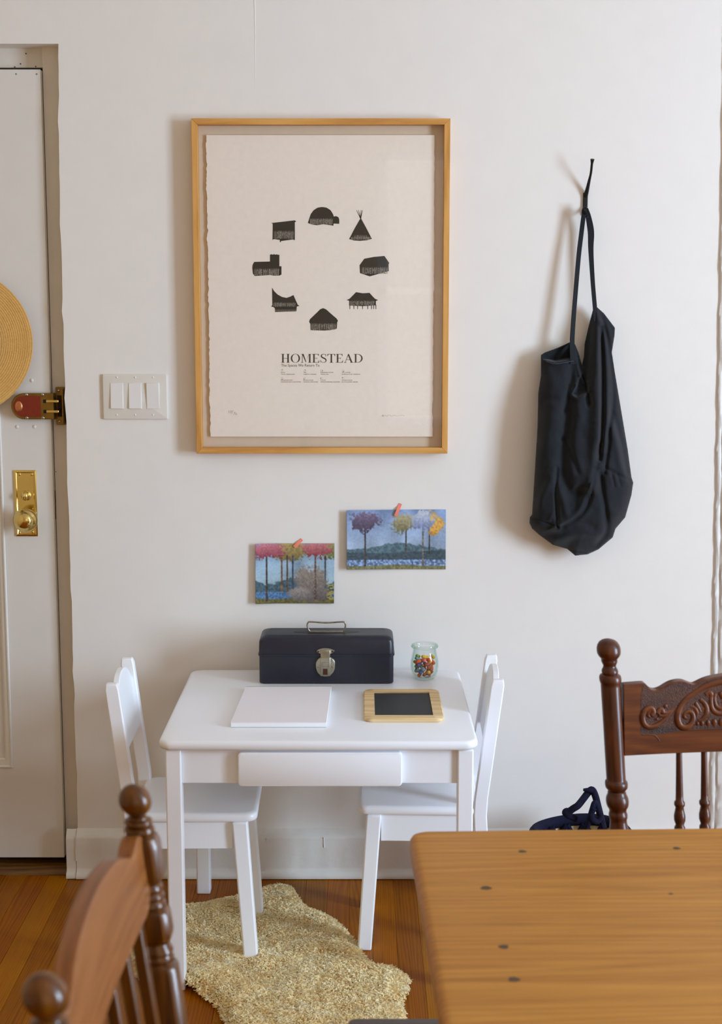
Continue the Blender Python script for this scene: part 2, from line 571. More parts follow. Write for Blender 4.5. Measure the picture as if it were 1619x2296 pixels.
# baseboard of the back wall, with worn paint
def profile_run(mb, prof, x0, x1, nseg, amp, axis='x', fix=None, seed=0):
    rg = np.random.default_rng(seed)
    ph = rg.uniform(0, 6.28, (len(prof), 6)); fq = rg.uniform(15, 160, (len(prof), 6))
    vs, fs = [], []
    for i in range(nseg + 1):
        x = x0 + (x1 - x0) * i / nseg
        for j, (y, z) in enumerate(prof):
            d = sum(math.sin(fq[j, q]*x + ph[j, q]) for q in range(6)) / 6 * amp
            e = sum(math.sin(fq[j, q]*1.3*x + ph[j, q]*2) for q in range(6)) / 6 * amp
            if z < .004 or y > -.0005: d = 0
            vs.append((x, y + d, z + (e if .02 < z else 0)) if axis == 'x' else (y + d, x, z + (e if .02 < z else 0)))
    k = len(prof)
    for i in range(nseg):
        for j in range(k - 1):
            fs.append((i*k+j, i*k+j+1, (i+1)*k+j+1, (i+1)*k+j))
    fs.append(tuple(range(k))); fs.append(tuple(range(nseg*k + k - 1, nseg*k - 1, -1)))
    mb.add(vs, fs)
bprof = [(0, .002), (-.031, .002), (-.032, .006), (-.028, .016), (-.021, .0195), (-.0195, .03), (-.0195, .075), (-.0195, .108),
         (-.0175, .1155), (-.012, .1185), (-.008, .123), (-.003, .128), (.0004, .131)]
mb = MB(); profile_run(mb, bprof, -.752, .93, 420, .0011)
bb = tag(mb.build('baseboard_back', W_BASE, angle=60), kind='structure')
mb = MB(); profile_run(mb, [(y*.93+.0004, z*.985) for y, z in bprof], -.7785, -.7535, 14, .0012, seed=3)
mb.build('end_block', W_BASE, bb, angle=60)
# drips of old paint
mb = MB()
for px, py0, py1 in ((726, 1878, 1900), (598, 1880, 1888), (170, 1876, 1930)):
    a, b = at(px, py0, -.02), at(px + 1, py1, -.02)
    mb.tube([a, a.lerp(b, .5) + Vector((random.uniform(-.001, .001), 0, 0)), b], [.0012, .0011, .0017], n=6)
mb.build('paint_drip', W_BASE, bb)
mb = MB(); profile_run(mb, bprof, 1.06, XR, 200, .0009, seed=5)
tag(mb.build('baseboard_right', W_BASE, angle=60), kind='structure')

# door casing on the right: stepped, a little out of plumb, heavy old paint
def tx(z): return .9243 - .0167 * z
mb = MB()
steps = [(0, 0, 0), (.001, -.0045, 0), (.004, -.0065, 0), (.0095, -.007, 0), (.012, -.0045, 0), (.0155, -.0050, 0), (.018, -.010, 0), (.030, -.012, 0), (.115, -.012, 0), (.135, -.015, 0), (.14, 0, 0)]
vs_, fs_ = [], []
N = 160
for i in range(N + 1):
    z = 2.6 * i / N
    for j, (dx, y, _) in enumerate(steps):
        wob = (.0011 * math.sin(z*37 + j) + .0008 * math.sin(z*91 + 2*j) + random.uniform(-.0004, .0004)) if 0 < j < 8 else 0
        vs_.append((tx(z) + dx + wob, y + (wob*.7 if y < -.005 else 0), z))
k_ = len(steps)
for i in range(N):
    for j in range(k_ - 1):
        fs_.append((i*k_+j, i*k_+j+1, (i+1)*k_+j+1, (i+1)*k_+j))
fs_.append(tuple(range(k_))); fs_.append(tuple(range(N*k_, N*k_ + k_)))
mb.add(vs_, fs_)
tag(mb.build('trim_2', W_TRIM, angle=50), kind='structure')

# door frame in the recess
fr = thing('trim_1', (DX, .05, 0), kind='structure')
mb = MB(); mb.box((-.7925, .05, 0), (DX + .06, .135, DH + .02)); mb.build('jamb', W_JAMB, fr)
mb = MB(); mb.box((DL, .062, 2.0882), (-.79, .135, DH + .01)); mb.build('frame_head', W_JAMB, fr)
mb = MB(); mb.box((DL, .05, 0), (DL + .05, .135, DH)); mb.build('jamb', W_JAMB, fr)
mb = MB(); mb.box((DL, .088, .0), (-.79, .14, DH)); mb.build('gap_shade_sheet', GAP, fr)  # black sheet behind the door, added as the shade in its gaps
mb = MB()
for px, py in ((33, 150), (46, 143), (80, 149), (58, 120)):
    p = at(px, py, .061)
    mb.lathe([(0, .0016), (.0012, .0016)], lambda t, a, b: (p.x + a, .0616 + t - .0006, p.z + b), n=8)
mb.build('nail_hole', RUST, fr)
p = at(125, 1058, .049)
mb = MB(); mb.lathe([(0, .0012), (.001, .0012)], lambda t, a, b: (p.x + a, .0495 + t, p.z + b), n=8); mb.build('nail_hole', RUST, fr)
# strike of the rim lock
st = MB()
a0, a1 = at(112, 869, .04), at(144, 952, .04)
sx0, sx1, sz0, sz1 = -.7855, -.7595, 1.197, 1.2935
st.box((sx0+.004, .036, sz0), (sx1, .0505, sz1))
st.box((sx1-.004, .020, sz0+.004), (sx1, .05, sz1-.004))
strike = st.build('strike_plate', DULLBRASS, fr, bevel=.0012)
mb = MB(); mb.box((sx0+.008, .034, sz0+.021), (sx1-.004, .0362, sz1-.021)); mb.build('strike_opening', DARKBRASS, strike)
for zz in (sz0+.009, sz1-.009):
    mb = MB(); mb.ball((sx0+.012, .0355, zz), (.0036, .0018, .0036), 8); mb.build('screw', SCREW, strike)
# latch plate below
mb = MB(); q = at(122, 1130, .05)
mb.box((q.x-.0035, .0485, q.z-.04), (q.x+.0035, .0503, q.z+.035)); mb.build('latch_plate', DARKBRASS, fr)

# the door
door = thing('door_1', (-1.2, .03, .036), kind='structure')
dR, dL_, dz0, dz1 = -.7945, -1.605, .038, 2.0785
pr, pl, pz0, pz1 = -.9225, -1.48, .286, 1.96
mb = MB()
mb.box((pr, .03, dz0), (dR, .07, dz1)); mb.box((dL_, .03, dz0), (pl, .07, dz1))
mb.box((pl, .03, dz0), (pr, .07, pz0)); mb.box((pl, .03, pz1), (pr, .07, dz1))
mb.build('stiles_and_rails', W_DOOR, door)
mb = MB(); mb.box((pl+.02, .041, pz0+.02), (pr-.02, .06, pz1-.02)); mb.build('door_panel', W_DOOR, door)
mb = MB()
prof = [(0, .0305), (.002, .0262), (.005, .0262), (.007, .030), (.011, .0315), (.017, .036), (.021, .0365), (.024, .0412), (.024, .05)]
rings = []
for d, y in prof:
    rings.append([(pl+d, y, pz0+d), (pr-d, y, pz0+d), (pr-d, y, pz1-d), (pl+d, y, pz1-d)])
vs_ = [p for r in rings for p in r]; fs_ = []
for i in range(len(rings)-1):
    for k in range(4):
        fs_.append((i*4+k, i*4+(k+1) % 4, (i+1)*4+(k+1) % 4, (i+1)*4+k))
mb.add(vs_, fs_); mb.build('panel_moulding', W_DOOR, door, angle=30)
# painted-over screw plugs and corner marks
for px, py in ((71, 853), (38, 957), (77, 957)):
    p = at(px, py, .03); mb = MB(); mb.ball((p.x, .0302, p.z), (.0048, .0022, .0048), 8); mb.build('painted_plug', W_DOOR, door)
mb = MB()
for px, py in ((36, 166), (82, 166)):
    p = at(px, py, .03); mb.ball((p.x, .0301, p.z), (.0025, .0008, .0025), 6)
mb.build('screw_mark', plain('grey_mark', '#8a8a90', .6, var=.2, vscale=400), door)
# knob plate
mb = MB()
kx0, kx1, kz0, kz1 = -.8935, -.8365, .909, 1.081
layered(mb, lambda i: rrect(kx0+i, kz0+i, kx1-i, kz1-i, .001, 2), [(0, 0), (.0032, .0), (.0046, .0028), (.0046, .0052), (.0026, .0075)])
mb.v = [(x, .030 - z, y) for x, y, z in mb.v]
kp = mb.build('knob_plate', BRASS, door, angle=25)
for px, py in ((43, 1064), (70, 1064), (43, 1194), (72, 1193)):
    p = at(px, py, .025); mb = MB(); mb.ball((p.x, .0272, p.z), (.0034, .0018, .0034), 8); mb.build('screw', BRASS, kp)
p = at(57, 1112, .02)
mb = MB()
mb.lathe([(0, .0135), (.002, .0132), (.004, .011), (.0042, .006)], lambda t, a, b: (p.x+a, .0275-t, p.z+b), n=24)
mb.ball((p.x-.002, .0135, p.z), (.0062, .0075, .0105), 10)
mb.ball((p.x+.003, .0135, p.z), (.0052, .0070, .0115), 10)
mb.build('thumb_turn', BRASS, kp)
p = at(54, 1168, -.02)
mb = MB()
mb.lathe([(0, .016), (.006, .016), (.010, .0105), (.022, .0105), (.026, .015), (.029, .027), (.034, .0312), (.040, .031), (.046, .0265), (.049, .0225), (.0525, .0212), (.0575, .016), (.0605, .0085), (.061, .0005)],
         lambda t, a, b: (p.x+.002*(1-t/.061)+a, .0274-t, p.z+b), n=36)
mb.build('door_knob', BRASS, kp, angle=50)
# rim lock: rounded brass case with red plate
lk = MB()
lx0, lx1, lz0, lz1 = -.889, -.7805, 1.2135, 1.2795
r_ = (lz1 - lz0) / 2
def lock_poly(i):
    cz = (lz0+lz1)/2; rr = r_ - i
    out = [(lx1-i*.3, cz-rr), (lx1-i*.3, cz+rr)]
    for k in range(17):
        w = math.pi/2 + math.pi*k/16
        out.append((lx0+r_ + rr*math.cos(w), cz + rr*math.sin(w)))
    return out
layered(lk, lock_poly, [(0, 0), (.024, 0), (.026, .002)])
lk.v = [(x, .030 - z, y) for x, y, z in lk.v]
lock = lk.build('deadbolt_case', DULLBRASS, door, angle=30)
mb = MB()
def red_poly(i):
    cz = (lz0+lz1)/2; rr = r_ - .0065 - i
    out = [(lx0+.0755, cz-rr), (lx0+.0755, cz+rr)]
    for k in range(17):
        w = math.pi/2 + math.pi*k/16
        out.append((lx0+r_-.001 + rr*math.cos(w), cz + rr*math.sin(w)))
    return out
layered(mb, red_poly, [(0, 0), (.0012, 0), (.0016, .0004)])
mb.v = [(x, .0042 - z, y) for x, y, z in mb.v]
rp = mb.build('red_plate', LOCKRED, lock, angle=30)
tag(rp, 'brick red plate on the brass lock')
mb = MB(); mb.ball((-.8692, .0027, 1.2465), (.0095, .0022, .0135), 14)
for xx in (-.8725, -.8692, -.866):
    for zz in (1.2405, 1.2465, 1.2525):
        mb.box((xx-.0011, .0001, zz-.002), (xx+.0011, .0012, zz+.002))
mb.build('oval_emblem', COPPER, lock)
for px, py in ((59, 885), (95, 885), (60, 937), (96, 937)):
    p = at(px, py, .003); mb = MB(); mb.ball((p.x, .004, p.z), (.0042, .0025, .0042), 9); mb.build('screw', SCREW, lock)
mb = MB()
for zz in (1.2335, 1.2595):
    mb.box((-.807, .0035, zz-.0045), (-.7995, .0044, zz+.0045))
mb.build('slot', GAP, lock)
for zz in (1.2335, 1.2595):
    mb = MB(); mb.box((-.7995, .002, zz-.0032), (-.768, .0255, zz+.0032)); mb.build('bolt_finger', BRASS, lock, bevel=.001)

# threshold
mb = MB()
vs_, fs_ = [], []
for i in range(41):
    x = DL + (-.757 - DL) * i / 40
    for y, z in ((-.002, .0005), (-.001, .006), (.008, .0135), (.03, .0185), (.07, .0195), (.139, .0195)):
        vs_.append((x, y + random.uniform(-.0015, .0015)*(y < .02), z + random.uniform(-.0009, .0009)))
for i in range(40):
    for j in range(5):
        fs_.append((i*6+j, i*6+j+1, i*6+7+j, i*6+6+j))
mb.add(vs_, fs_)
tag(mb.build('trim_3', SILLW, angle=60), kind='structure')

# ------------------------------------------------------------------ text helper
def text_mesh(s, size, sx=1.0):
    cu = bpy.data.curves.new('t', 'FONT'); cu.body = s; cu.size = size; cu.resolution_u = 2
    ob = bpy.data.objects.new('t', cu); COL.objects.link(ob)
    dg = bpy.context.evaluated_depsgraph_get()
    me = bpy.data.meshes.new_from_object(ob.evaluated_get(dg))
    V = [(v.co.x * sx, v.co.y) for v in me.vertices]; F = [tuple(p.vertices) for p in me.polygons]
    bpy.data.objects.remove(ob); bpy.data.curves.remove(cu); bpy.data.meshes.remove(me)
    return V, F
def put_text(mb, s, x, z, h, width, place, m=0):
    """text with cap height h fitted to a width, lower-left corner at (x, z)"""
    V, F = text_mesh(s, 1.0)
    x0 = min(v[0] for v in V); x1 = max(v[0] for v in V)
    kx = width / (x1 - x0); kz = h / .73
    mb.add([place(x + (v[0]-x0)*kx, z + v[1]*kz) for v in V], F, m)

# ------------------------------------------------------------------ framed poster
fx0, fx1, fz0, fz1, fd, fw = -.4152, .2185, 1.1302, 1.9525, .035, .0148
pic = thing('framed_print', ((fx0+fx1)/2, 0, fz0), 'large framed poster of black hut silhouettes in a blond wood frame on the white wall', 'picture')
def rail(a, b, c, d, mat):
    m_ = MB()
    m_.hexa([(*a, 0), (*b, 0), (*c, 0), (*d, 0)], [(*a, fd), (*b, fd), (*c, fd), (*d, fd)])
    m_.v = [(x, -z - .0005, y) for x, y, z in m_.v]
    m_.build('rail', mat, pic, bevel=.0008)
o_ = [(fx0, fz0), (fx1, fz0), (fx1, fz1), (fx0, fz1)]
i_ = [(fx0+fw, fz0+fw), (fx1-fw, fz0+fw), (fx1-fw, fz1-fw), (fx0+fw, fz1-fw)]
rail(o_[0], o_[1], i_[1], i_[0], BLONDX); rail(o_[2], o_[3], i_[3], i_[2], BLONDX)
rail(o_[1], o_[2], i_[2], i_[1], BLOND); rail(o_[3], o_[0], i_[0], i_[3], BLOND)
mb = MB(); mb.box((fx0+fw, -.010, fz0+fw), (fx1-fw, -.004, fz1-fw)); mb.build('mat_board', MATBOARD, pic)
mb = MB(); mb.box((fx0+fw, -.0285, fz0+fw), (fx1-fw, -.0265, fz1-fw)); mb.build('glass_pane', PANE, pic)
pw0, pw1, pz0_, pz1_ = -.3797, .1816, 1.1713, 1.9149
YP = -.0160
poly = []
def deckle(n_, amp):
    a = RNG.normal(0, 1, n_); a = np.convolve(a, [.15, .7, .15], 'same'); return np.clip(a, -2, 2) * amp
dk = deckle(150, .0015); dk2 = deckle(110, .0011)
for i in range(150):
    z = pz0_ + (pz1_ - pz0_) * i / 149
    poly.append((pw0 - .0015 + dk[i], z))
poly.append((pw0 + .02, pz1_))
for i in range(110):
    z = pz1_ - (pz1_ - pz0_) * i / 109
    poly.append((pw1 + dk2[i], z))
poly = poly + [(pw0 + .02, pz0_)]
mb = MB()
mb.prism(poly, lambda x, z: (x, YP, z), lambda x, z: (x, YP + .0035, z))
paper = mb.build('poster_paper', RAGPAPER, pic, smooth=False)
KX, KZ = .001097, .0011
def PP(px, py, lift=.0002):            # poster point from its place on the sheet
    p = at(px, py, YP)
    return (p.x, YP - lift, p.z)
def H5(x, y, lift=.0002): return PP(540 + x/4.497, 440 + y/4.497, lift)
houses = [
 # outline, text x0, y-baseline, width, height, strokes band
 ([(676,270),(690,225),(705,180),(735,140),(775,115),(820,108),(865,115),(905,140),(930,180),(938,205),(960,200),(985,212),(993,235),(993,278),(936,276),(934,297),(880,288),(830,282),(770,292),(720,286)], 700, 284, 228, 58),
 ([(306,270),(545,243),(560,256),(545,262),(545,440),(532,442),(530,435),(406,452),(403,464),(395,464),(393,440),(328,432),(327,440),(320,440),(322,278)], 335, 428, 200, 78),
 ([(116,720),(120,690),(135,662),(294,658),(294,588),(306,588),(306,582),(318,588),(330,588),(334,580),(342,588),(356,588),(360,584),(372,590),(389,590),(389,706),(410,706),(410,790),(390,800),(320,800),(306,794),(140,804),(122,780)], 138, 796, 250, 66),
 ([(315,922),(335,955),(370,990),(415,1015),(460,1025),(500,1012),(531,996),(552,1045),(575,1095),(592,1105),(565,1112),(560,1160),(345,1168),(343,1130),(330,1118),(306,1112),(318,1098)], 330, 1112, 225, 38),
 ([(690,1262),(697,1240),(760,1180),(800,1140),(830,1128),(860,1140),(910,1185),(965,1232),(980,1255),(972,1272),(968,1335),(900,1350),(840,1354),(704,1350),(702,1285),(694,1278)], 712, 1346, 250, 62),
 ([(1066,1045),(1095,1035),(1130,1000),(1162,967),(1230,978),(1298,974),(1330,1010),(1355,1035),(1386,1046),(1362,1056),(1362,1100),(1230,1108),(1092,1102),(1092,1054)], 1100, 1100, 250, 46),
 ([(1198,695),(1245,630),(1340,612),(1448,602),(1475,640),(1498,675),(1490,685),(1492,755),(1400,780),(1300,808),(1202,775)], 1222, 782, 262, 66),
 ([(1205,225),(1213,225),(1260,310),(1322,430),(1270,444),(1200,450),(1140,446),(1092,432),(1150,320)], 1112, 438, 200, 44),
]
for hi, (ol, tx0, ty, tw, th) in enumerate(houses):
    mb = MB()
    mb.flat(ol, lambda x, y: H5(x, y, .0003), 0)
    if hi == 5:
        for lx in (1100, 1140, 1178, 1228, 1280, 1318, 1340, 1362):
            mb.flat([(lx-4, 1095), (lx+4, 1095), (lx+3, 1138), (lx-3, 1138)], lambda x, y: H5(x, y, .0003), 0)
    if hi == 7:
        for dx in (-42, -22, 4, 18):
            mb.flat([(1205, 228), (1213, 228), (1211+dx, 140), (1207+dx, 140)], lambda x, y: H5(x, y, .0003), 0)
    if hi == 3:
        for lx in range(350, 560, 14):
            mb.flat([(lx, 1142), (lx+5, 1142), (lx+5, 1164), (lx, 1164)], lambda x, y: H5(x, y, .0006), 1)
    for q in range(26):
        lx = tx0 + tw * (q + random.random()*.7) / 26
        lo = ty - random.uniform(0, 3); hi_ = ty - th - random.uniform(-2, 4)
        if hi == 7:
            if (lx < 1145 or lx > 1275): hi_ = ty - th*.55
        wd = random.choice((.8, 1.2, 2.0))
        mb.flat([(lx-wd, lo), (lx+wd, lo), (lx+wd, hi_), (lx-wd, hi_)], lambda x, y: H5(x, y, .0006), 1)
    txt = 'LOVE MY FAMILY' if hi == 2 else 'I LOVE MY FAMILY'
    hh = th * (.72 if hi == 7 else .92)
    put_text(mb, txt, tx0, 0, hh, tw, lambda x, z: H5(x, ty - z, .0008), 2)
    mb.build('house_silhouette', [INK, INKPALE, plain('pale_lettering', '#9a9188', .8, var=0) if hi == 0 else bpy.data.materials['pale_lettering']], paper, smooth=False)

# serif title, drawn letter by letter (cap height 1)
def stroke_ring(cx, cy, rx, ry, thick, thin, n=40):
    outer = [(cx + rx*math.cos(2*math.pi*k/n), cy + ry*math.sin(2*math.pi*k/n)) for k in range(n)]
    inner = [(cx + (rx-thick)*math.cos(2*math.pi*k/n), cy + (ry-thin)*math.sin(2*math.pi*k/n)) for k in range(n)]
    return [[outer[k], outer[(k+1) % n], inner[(k+1) % n], inner[k]] for k in range(n)]
def R(x0, y0, x1, y1): return [(x0,y0),(x1,y0),(x1,y1),(x0,y1)]
TK, TN, SF = .135, .045, .045
def serif(x, y, w=.15): return R(x - w, y - SF/2, x + w, y + SF/2)
LET = {}
LET['H'] = (.86, [R(.13,0,.13+TK,1), R(.60,0,.60+TK,1), R(.13,.47,.7,.47+TN), serif(.197,.014), serif(.197,.986), serif(.667,.014), serif(.667,.986)])
LET['O'] = (.94, stroke_ring(.47, .5, .42, .52, .135, .03))
LET['M'] = (1.02, [R(.13,0,.13+TN,1), R(.76,0,.76+TK,1), [(.13,1),(.27,1),(.50,.12),(.47,0)], [(.47,0),(.50,.12),(.77,1),(.74,1)], serif(.14,.014,.11), serif(.83,.014,.15), R(.03,.972,.24,1), R(.74,.972,.98,1)])
LET['E'] = (.74, [R(.12,0,.12+TK,1), R(.03,0,.64,TN), R(.03,1-TN,.61,1), R(.2,.49,.46,.49+TN), [(.64,0),(.67,.26),(.645,.26),(.56,TN)], [(.61,1),(.635,.76),(.61,.76),(.53,1-TN)], R(.44,.40,.46,.60)])
LET['T'] = (.76, [R(.31,0,.31+TK,1), R(.03,1-TN,.72,1), serif(.377,.014,.16), [(.03,1),(.03,.74),(.05,.74),(.12,1-TN)], [(.72,1),(.72,.74),(.70,.74),(.63,1-TN)]])
LET['A'] = (.88, [[(.40,1),(.47,1),(.80,0),(.65,0),(.38,.86)], [(.40,1),(.44,.95),(.145,0),(.115,0)], R(.21,.30,.60,.30+TN), serif(.13,.014,.11), serif(.725,.014,.14)])
def d_letter():
    out = [R(.13,0,.13+TK,1), R(.03,0,.40,TN), R(.03,1-TN,.40,1)]
    n = 22
    for k in range(n):
        a0, a1 = -math.pi/2 + math.pi*k/n, -math.pi/2 + math.pi*(k+1)/n
        f = lambda a, rx, ry: (.38 + rx*math.cos(a), .5 + ry*math.sin(a))
        out.append([f(a0,.45,.5), f(a1,.45,.5), f(a1,.315,.5-TN), f(a0,.315,.5-TN)])
    return out
LET['D'] = (.90, d_letter())
def s_letter():
    c = catmull([(.52,.80),(.47,.93),(.33,.985),(.17,.93),(.11,.77),(.18,.62),(.33,.52),(.48,.41),(.54,.25),(.47,.08),(.31,.015),(.14,.07),(.07,.24)], 6)
    out = []
    n = len(c)
    def wd(i):
        t = i/(n-1)
        return .018 + .052*math.exp(-((t-.5)/.2)**2) + .01*math.exp(-((t-.3)/.1)**2)
    L, Rr = [], []
    for i in range(n):
        a, b = c[max(0,i-1)], c[min(n-1,i+1)]
        dx, dy = b[0]-a[0], b[1]-a[1]; q = math.hypot(dx, dy) or 1
        nx, ny = -dy/q, dx/q
        L.append((c[i][0]+nx*wd(i), c[i][1]+ny*wd(i))); Rr.append((c[i][0]-nx*wd(i), c[i][1]-ny*wd(i)))
    for i in range(n-1): out.append([L[i], L[i+1], Rr[i+1], Rr[i]])
    out.append(R(.51,.70,.535,1.0)); out.append(R(.055,0,.08,.30))
    return out
LET['S'] = (.64, s_letter())
mb = MB()
tot = sum(LET[c_][0] for c_ in 'HOMESTEAD')
X0, X1, YB_, CAP = 629.5, 815.0, 813.0, 19.3
kx = (X1 - X0) / tot
xx = X0
for c_ in 'HOMESTEAD':
    w_, polys = LET[c_]
    for pq in polys:
        mb.flat(pq, lambda x, y: PP(xx + x*kx, YB_ - y*CAP, .0003), 0)
    xx += w_*kx
put_text(mb, 'The Spaces We Return To', 630.5, 0, 6.4, 86, lambda x, z: PP(x, 822 - z, .0003), 1)
mb.build('title_lettering', [INKSOFT, plain('soft_ink_small', '#5a5347', .8, var=0)], paper, smooth=False)
mb = MB()
caps = [(630,'IGLOO','THULE, GREENLAND',9,31,0), (680.5,'TIPI','ALBERTA, CANADA',6,29,0), (718.5,'SUBURBAN HOUSE','TEXAS, USA',29,18.5,0), (766.5,'STILT HOUSE','KAMPONG PLUK, CAMBODIA',19,42,0),
        (630,'RONDAVEL HUT','OKAVANGO DELTA, BOTSWANA',26.5,45,1), (680.5,'BATAK HOUSE','SUMATRA, INDONESIA',22,33,1), (718.5,'CASTLE','WORCESTERSHIRE, ENGLAND',12,43.5,1), (766.5,'FAVELA HOUSE','RIO DE JANEIRO, BRAZIL',23.5,36.5,1)]
for ci, (cx, t1, t2, w1, w2_, row) in enumerate(caps):
    by = 836.2 + 17.2*row
    put_text(mb, t1, cx, 0, 2.2, w1, lambda x, z: PP(x, by - z, .0003), 0)
    put_text(mb, t2, cx, 0, 2.2, w2_, lambda x, z: PP(x, by + 4.0 - z, .0003), 0)
    for k in range(8):
        w_ = math.pi/2 - 2*math.pi*k/8
        qx, qy = cx + 2.6 + 2.0*math.cos(w_), by - 5.2 - 2.2*math.sin(w_)
        s_ = .75 if k == ci else .3
        mb.flat([(qx-s_, qy-s_), (qx+s_, qy-s_), (qx+s_, qy+s_), (qx-s_, qy+s_)], lambda x, y: PP(x, y, .0003), 0)
mb.build('caption_lettering', bpy.data.materials['soft_ink_small'], paper, smooth=False)
mb = MB()
def scribble(pts, w_=.35):
    c = catmull(pts, 5)
    for a, b in zip(c, c[1:]):
        dx, dy = b[0]-a[0], b[1]-a[1]; q = math.hypot(dx, dy) or 1
        nx, ny = -dy/q*w_, dx/q*w_
        mb.flat([(a[0]+nx,a[1]+ny),(b[0]+nx,b[1]+ny),(b[0]-nx,b[1]-ny),(a[0]-nx,a[1]-ny)], lambda x, y: PP(x, y, .0003))
scribble([(514,920),(513,926)]); scribble([(517,920),(519.5,922),(517,926),(516,923),(519,921)]); scribble([(523,919),(519,929)]); scribble([(524,926),(527,924),(526,928),(523,930)]); scribble([(529,926),(531,928),(529,930),(528,927)])
mb.build('pencil_mark', PENCIL, paper, smooth=False)
mb = MB()
scribble([(855,933),(860,930),(858,934),(864,931),(868,934),(872,930),(878,933),(884,931),(890,933),(900,931),(907,932)], .3)
mb.build('pencil_mark', PENCIL, paper, smooth=False)

# ------------------------------------------------------------------ picture cards on the wall (plain generic landscapes)
def srgb_to_lin(a):
    a = np.clip(a, 0, 1)
    return np.where(a <= .04045, a/12.92, ((a+.055)/1.055)**2.4)
def hexc(h): return np.array([int(h[i:i+2], 16)/255 for i in (1, 3, 5)])
def value_noise(W, H, cell, rg):
    gx, gy = W//cell + 3, H//cell + 3
    g = rg.random((gy, gx))
    ys, xs = np.mgrid[0:H, 0:W] / cell
    x0, y0 = xs.astype(int), ys.astype(int)
    fx, fy = xs - x0, ys - y0
    fx, fy = fx*fx*(3-2*fx), fy*fy*(3-2*fy)
    return (g[y0,x0]*(1-fx)+g[y0,x0+1]*fx)*(1-fy) + (g[y0+1,x0]*(1-fx)+g[y0+1,x0+1]*fx)*fy
def paint(W, H, which):
    rg = np.random.default_rng(11 + which)
    ys, xs = np.mgrid[0:H, 0:W]
    X, Y = xs/W, ys/H
    n1, n2, n3 = value_noise(W, H, 24, rg), value_noise(W, H, 7, rg), value_noise(W, H, 3, rg)
    im = np.zeros((H, W, 3))
    def put(mask, col, amt=1.0):
        m = np.clip(mask, 0, 1)[..., None]*amt
        im[:] = im*(1-m) + col*m
    def soft(d, w=.006): return np.clip(.5 - d/w, 0, 1)
    def blob(cx, cy, rx, ry, c1, c2, rough=.25):
        d = np.sqrt(((X-cx)/rx)**2 + ((Y-cy)/ry)**2) - 1 + rough*.55*(n2-.5)*2 + .45*(n3-.5) + .25*(n1-.5)
        put(soft(d, .30), hexc(c1)*(.85+.3*n3[..., None]) + (hexc(c2)-hexc(c1))*np.clip((cy+ry-Y)/(2*ry), 0, 1)[..., None])
    def trunk(cx, y0, y1, w, col, lean=0):
        c = cx + lean*(Y-y0)
        put(soft(np.abs(X-c) - w*(1+.5*np.clip((Y-y0)/(y1-y0), 0, 1)**4), .006)*(Y > y0)*(Y < y1), hexc(col)*(.7+.6*n3[..., None]))
    if which == 0:      # blue evening landscape with round-topped trees by a lake
        sky = hexc('#7f9acb')*(1-Y[..., None]) + hexc('#a9bccb')*Y[..., None]
        im[:] = sky*(.86+.28*n1[..., None]) + (n3[..., None]-.5)*.06
        put(soft(.60 + .05*np.sin(X*7+1) + .04*(n2-.5) - Y, .02), hexc('#55707c')*(.8+.4*n3[..., None]))
        put(soft(.70 + .02*np.sin(X*5) - Y, .02), hexc('#44555f')*(.85+.3*n3[..., None]))
        put(soft(.83 - Y, .012), hexc('#7590bb')*(.6+.8*n3[..., None]))
        put(soft(.925 + .01*np.sin(X*9) - Y, .012), hexc('#7b7a52')*(.8+.4*n3[..., None]))
        trunk(.185, .25, .94, .008, '#4b4547'); blob(.185, .19, .13, .15, '#4f4558', '#7d6d8c', .5)
        trunk(.595, .3, .76, .008, '#4d4f55'); blob(.57, .21, .115, .16, '#77724f', '#b7ae88', .35)
        trunk(.83, .3, .74, .006, '#4a423c'); blob(.875, .22, .09, .17, '#d69a3a', '#e0b25e', .5)
        trunk(.765, .25, .95, .008, '#77706c'); blob(.765, .20, .12, .15, '#6a7bab', '#c2cbdd', .5)
    else:               # rose and ochre grove over rounded grey boulders
        sky = hexc('#7f9fc2')*(1-Y[..., None]) + hexc('#a3bcc0')*Y[..., None]
        im[:] = sky*(.86+.28*n1[..., None]) + (n3[..., None]-.5)*.06
        put(soft(.62 + .05*np.sin(X*9) + .05*(n2-.5) - Y, .02), hexc('#48616d')*(.8+.4*n3[..., None]))
        put(soft(.80 - Y, .02), hexc('#4f78a8')*(.75+.5*n3[..., None]))
        put(soft(.90 + .02*np.sin(X*6) - Y, .02), hexc('#6f6738')*(.8+.4*n3[..., None]))
        blob(.42, .13, .26, .15, '#7d6c3e', '#bda55f', .4)
        blob(.92, .12, .12, .14, '#6c7040', '#9c9a5c', .4)
        for tx_, cc in ((.33, '#7d5b44'), (.40, '#5d4c42'), (.47, '#3d4560'), (.88, '#454b55')): trunk(tx_, .2, .80, .010, cc)
        blob(.70, .68, .20, .30, '#6d645f', '#9a8d82', .12)
        blob(.55, .84, .15, .12, '#6a6462', '#a59a94', .15)
        blob(.84, .84, .10, .13, '#5c5552', '#857b74', .15)
        trunk(.14, .15, .96, .011, '#4f4542'); blob(.15, .11, .19, .14, '#8d3b4c', '#d77f8a', .55)
        trunk(.755, .15, .97, .011, '#6d5a50'); blob(.77, .10, .17, .13, '#8f3c42', '#d98488', .55)
        put(soft(np.abs(X-.95)-.04-.02*(n3-.5), .03)*(Y > .66)*(Y < .93)*(n3 > .4), hexc('#a8994e'))
    g_ = im.mean(axis=2, keepdims=True)
    return np.clip(g_ + (im - g_)*.85, 0, 1)
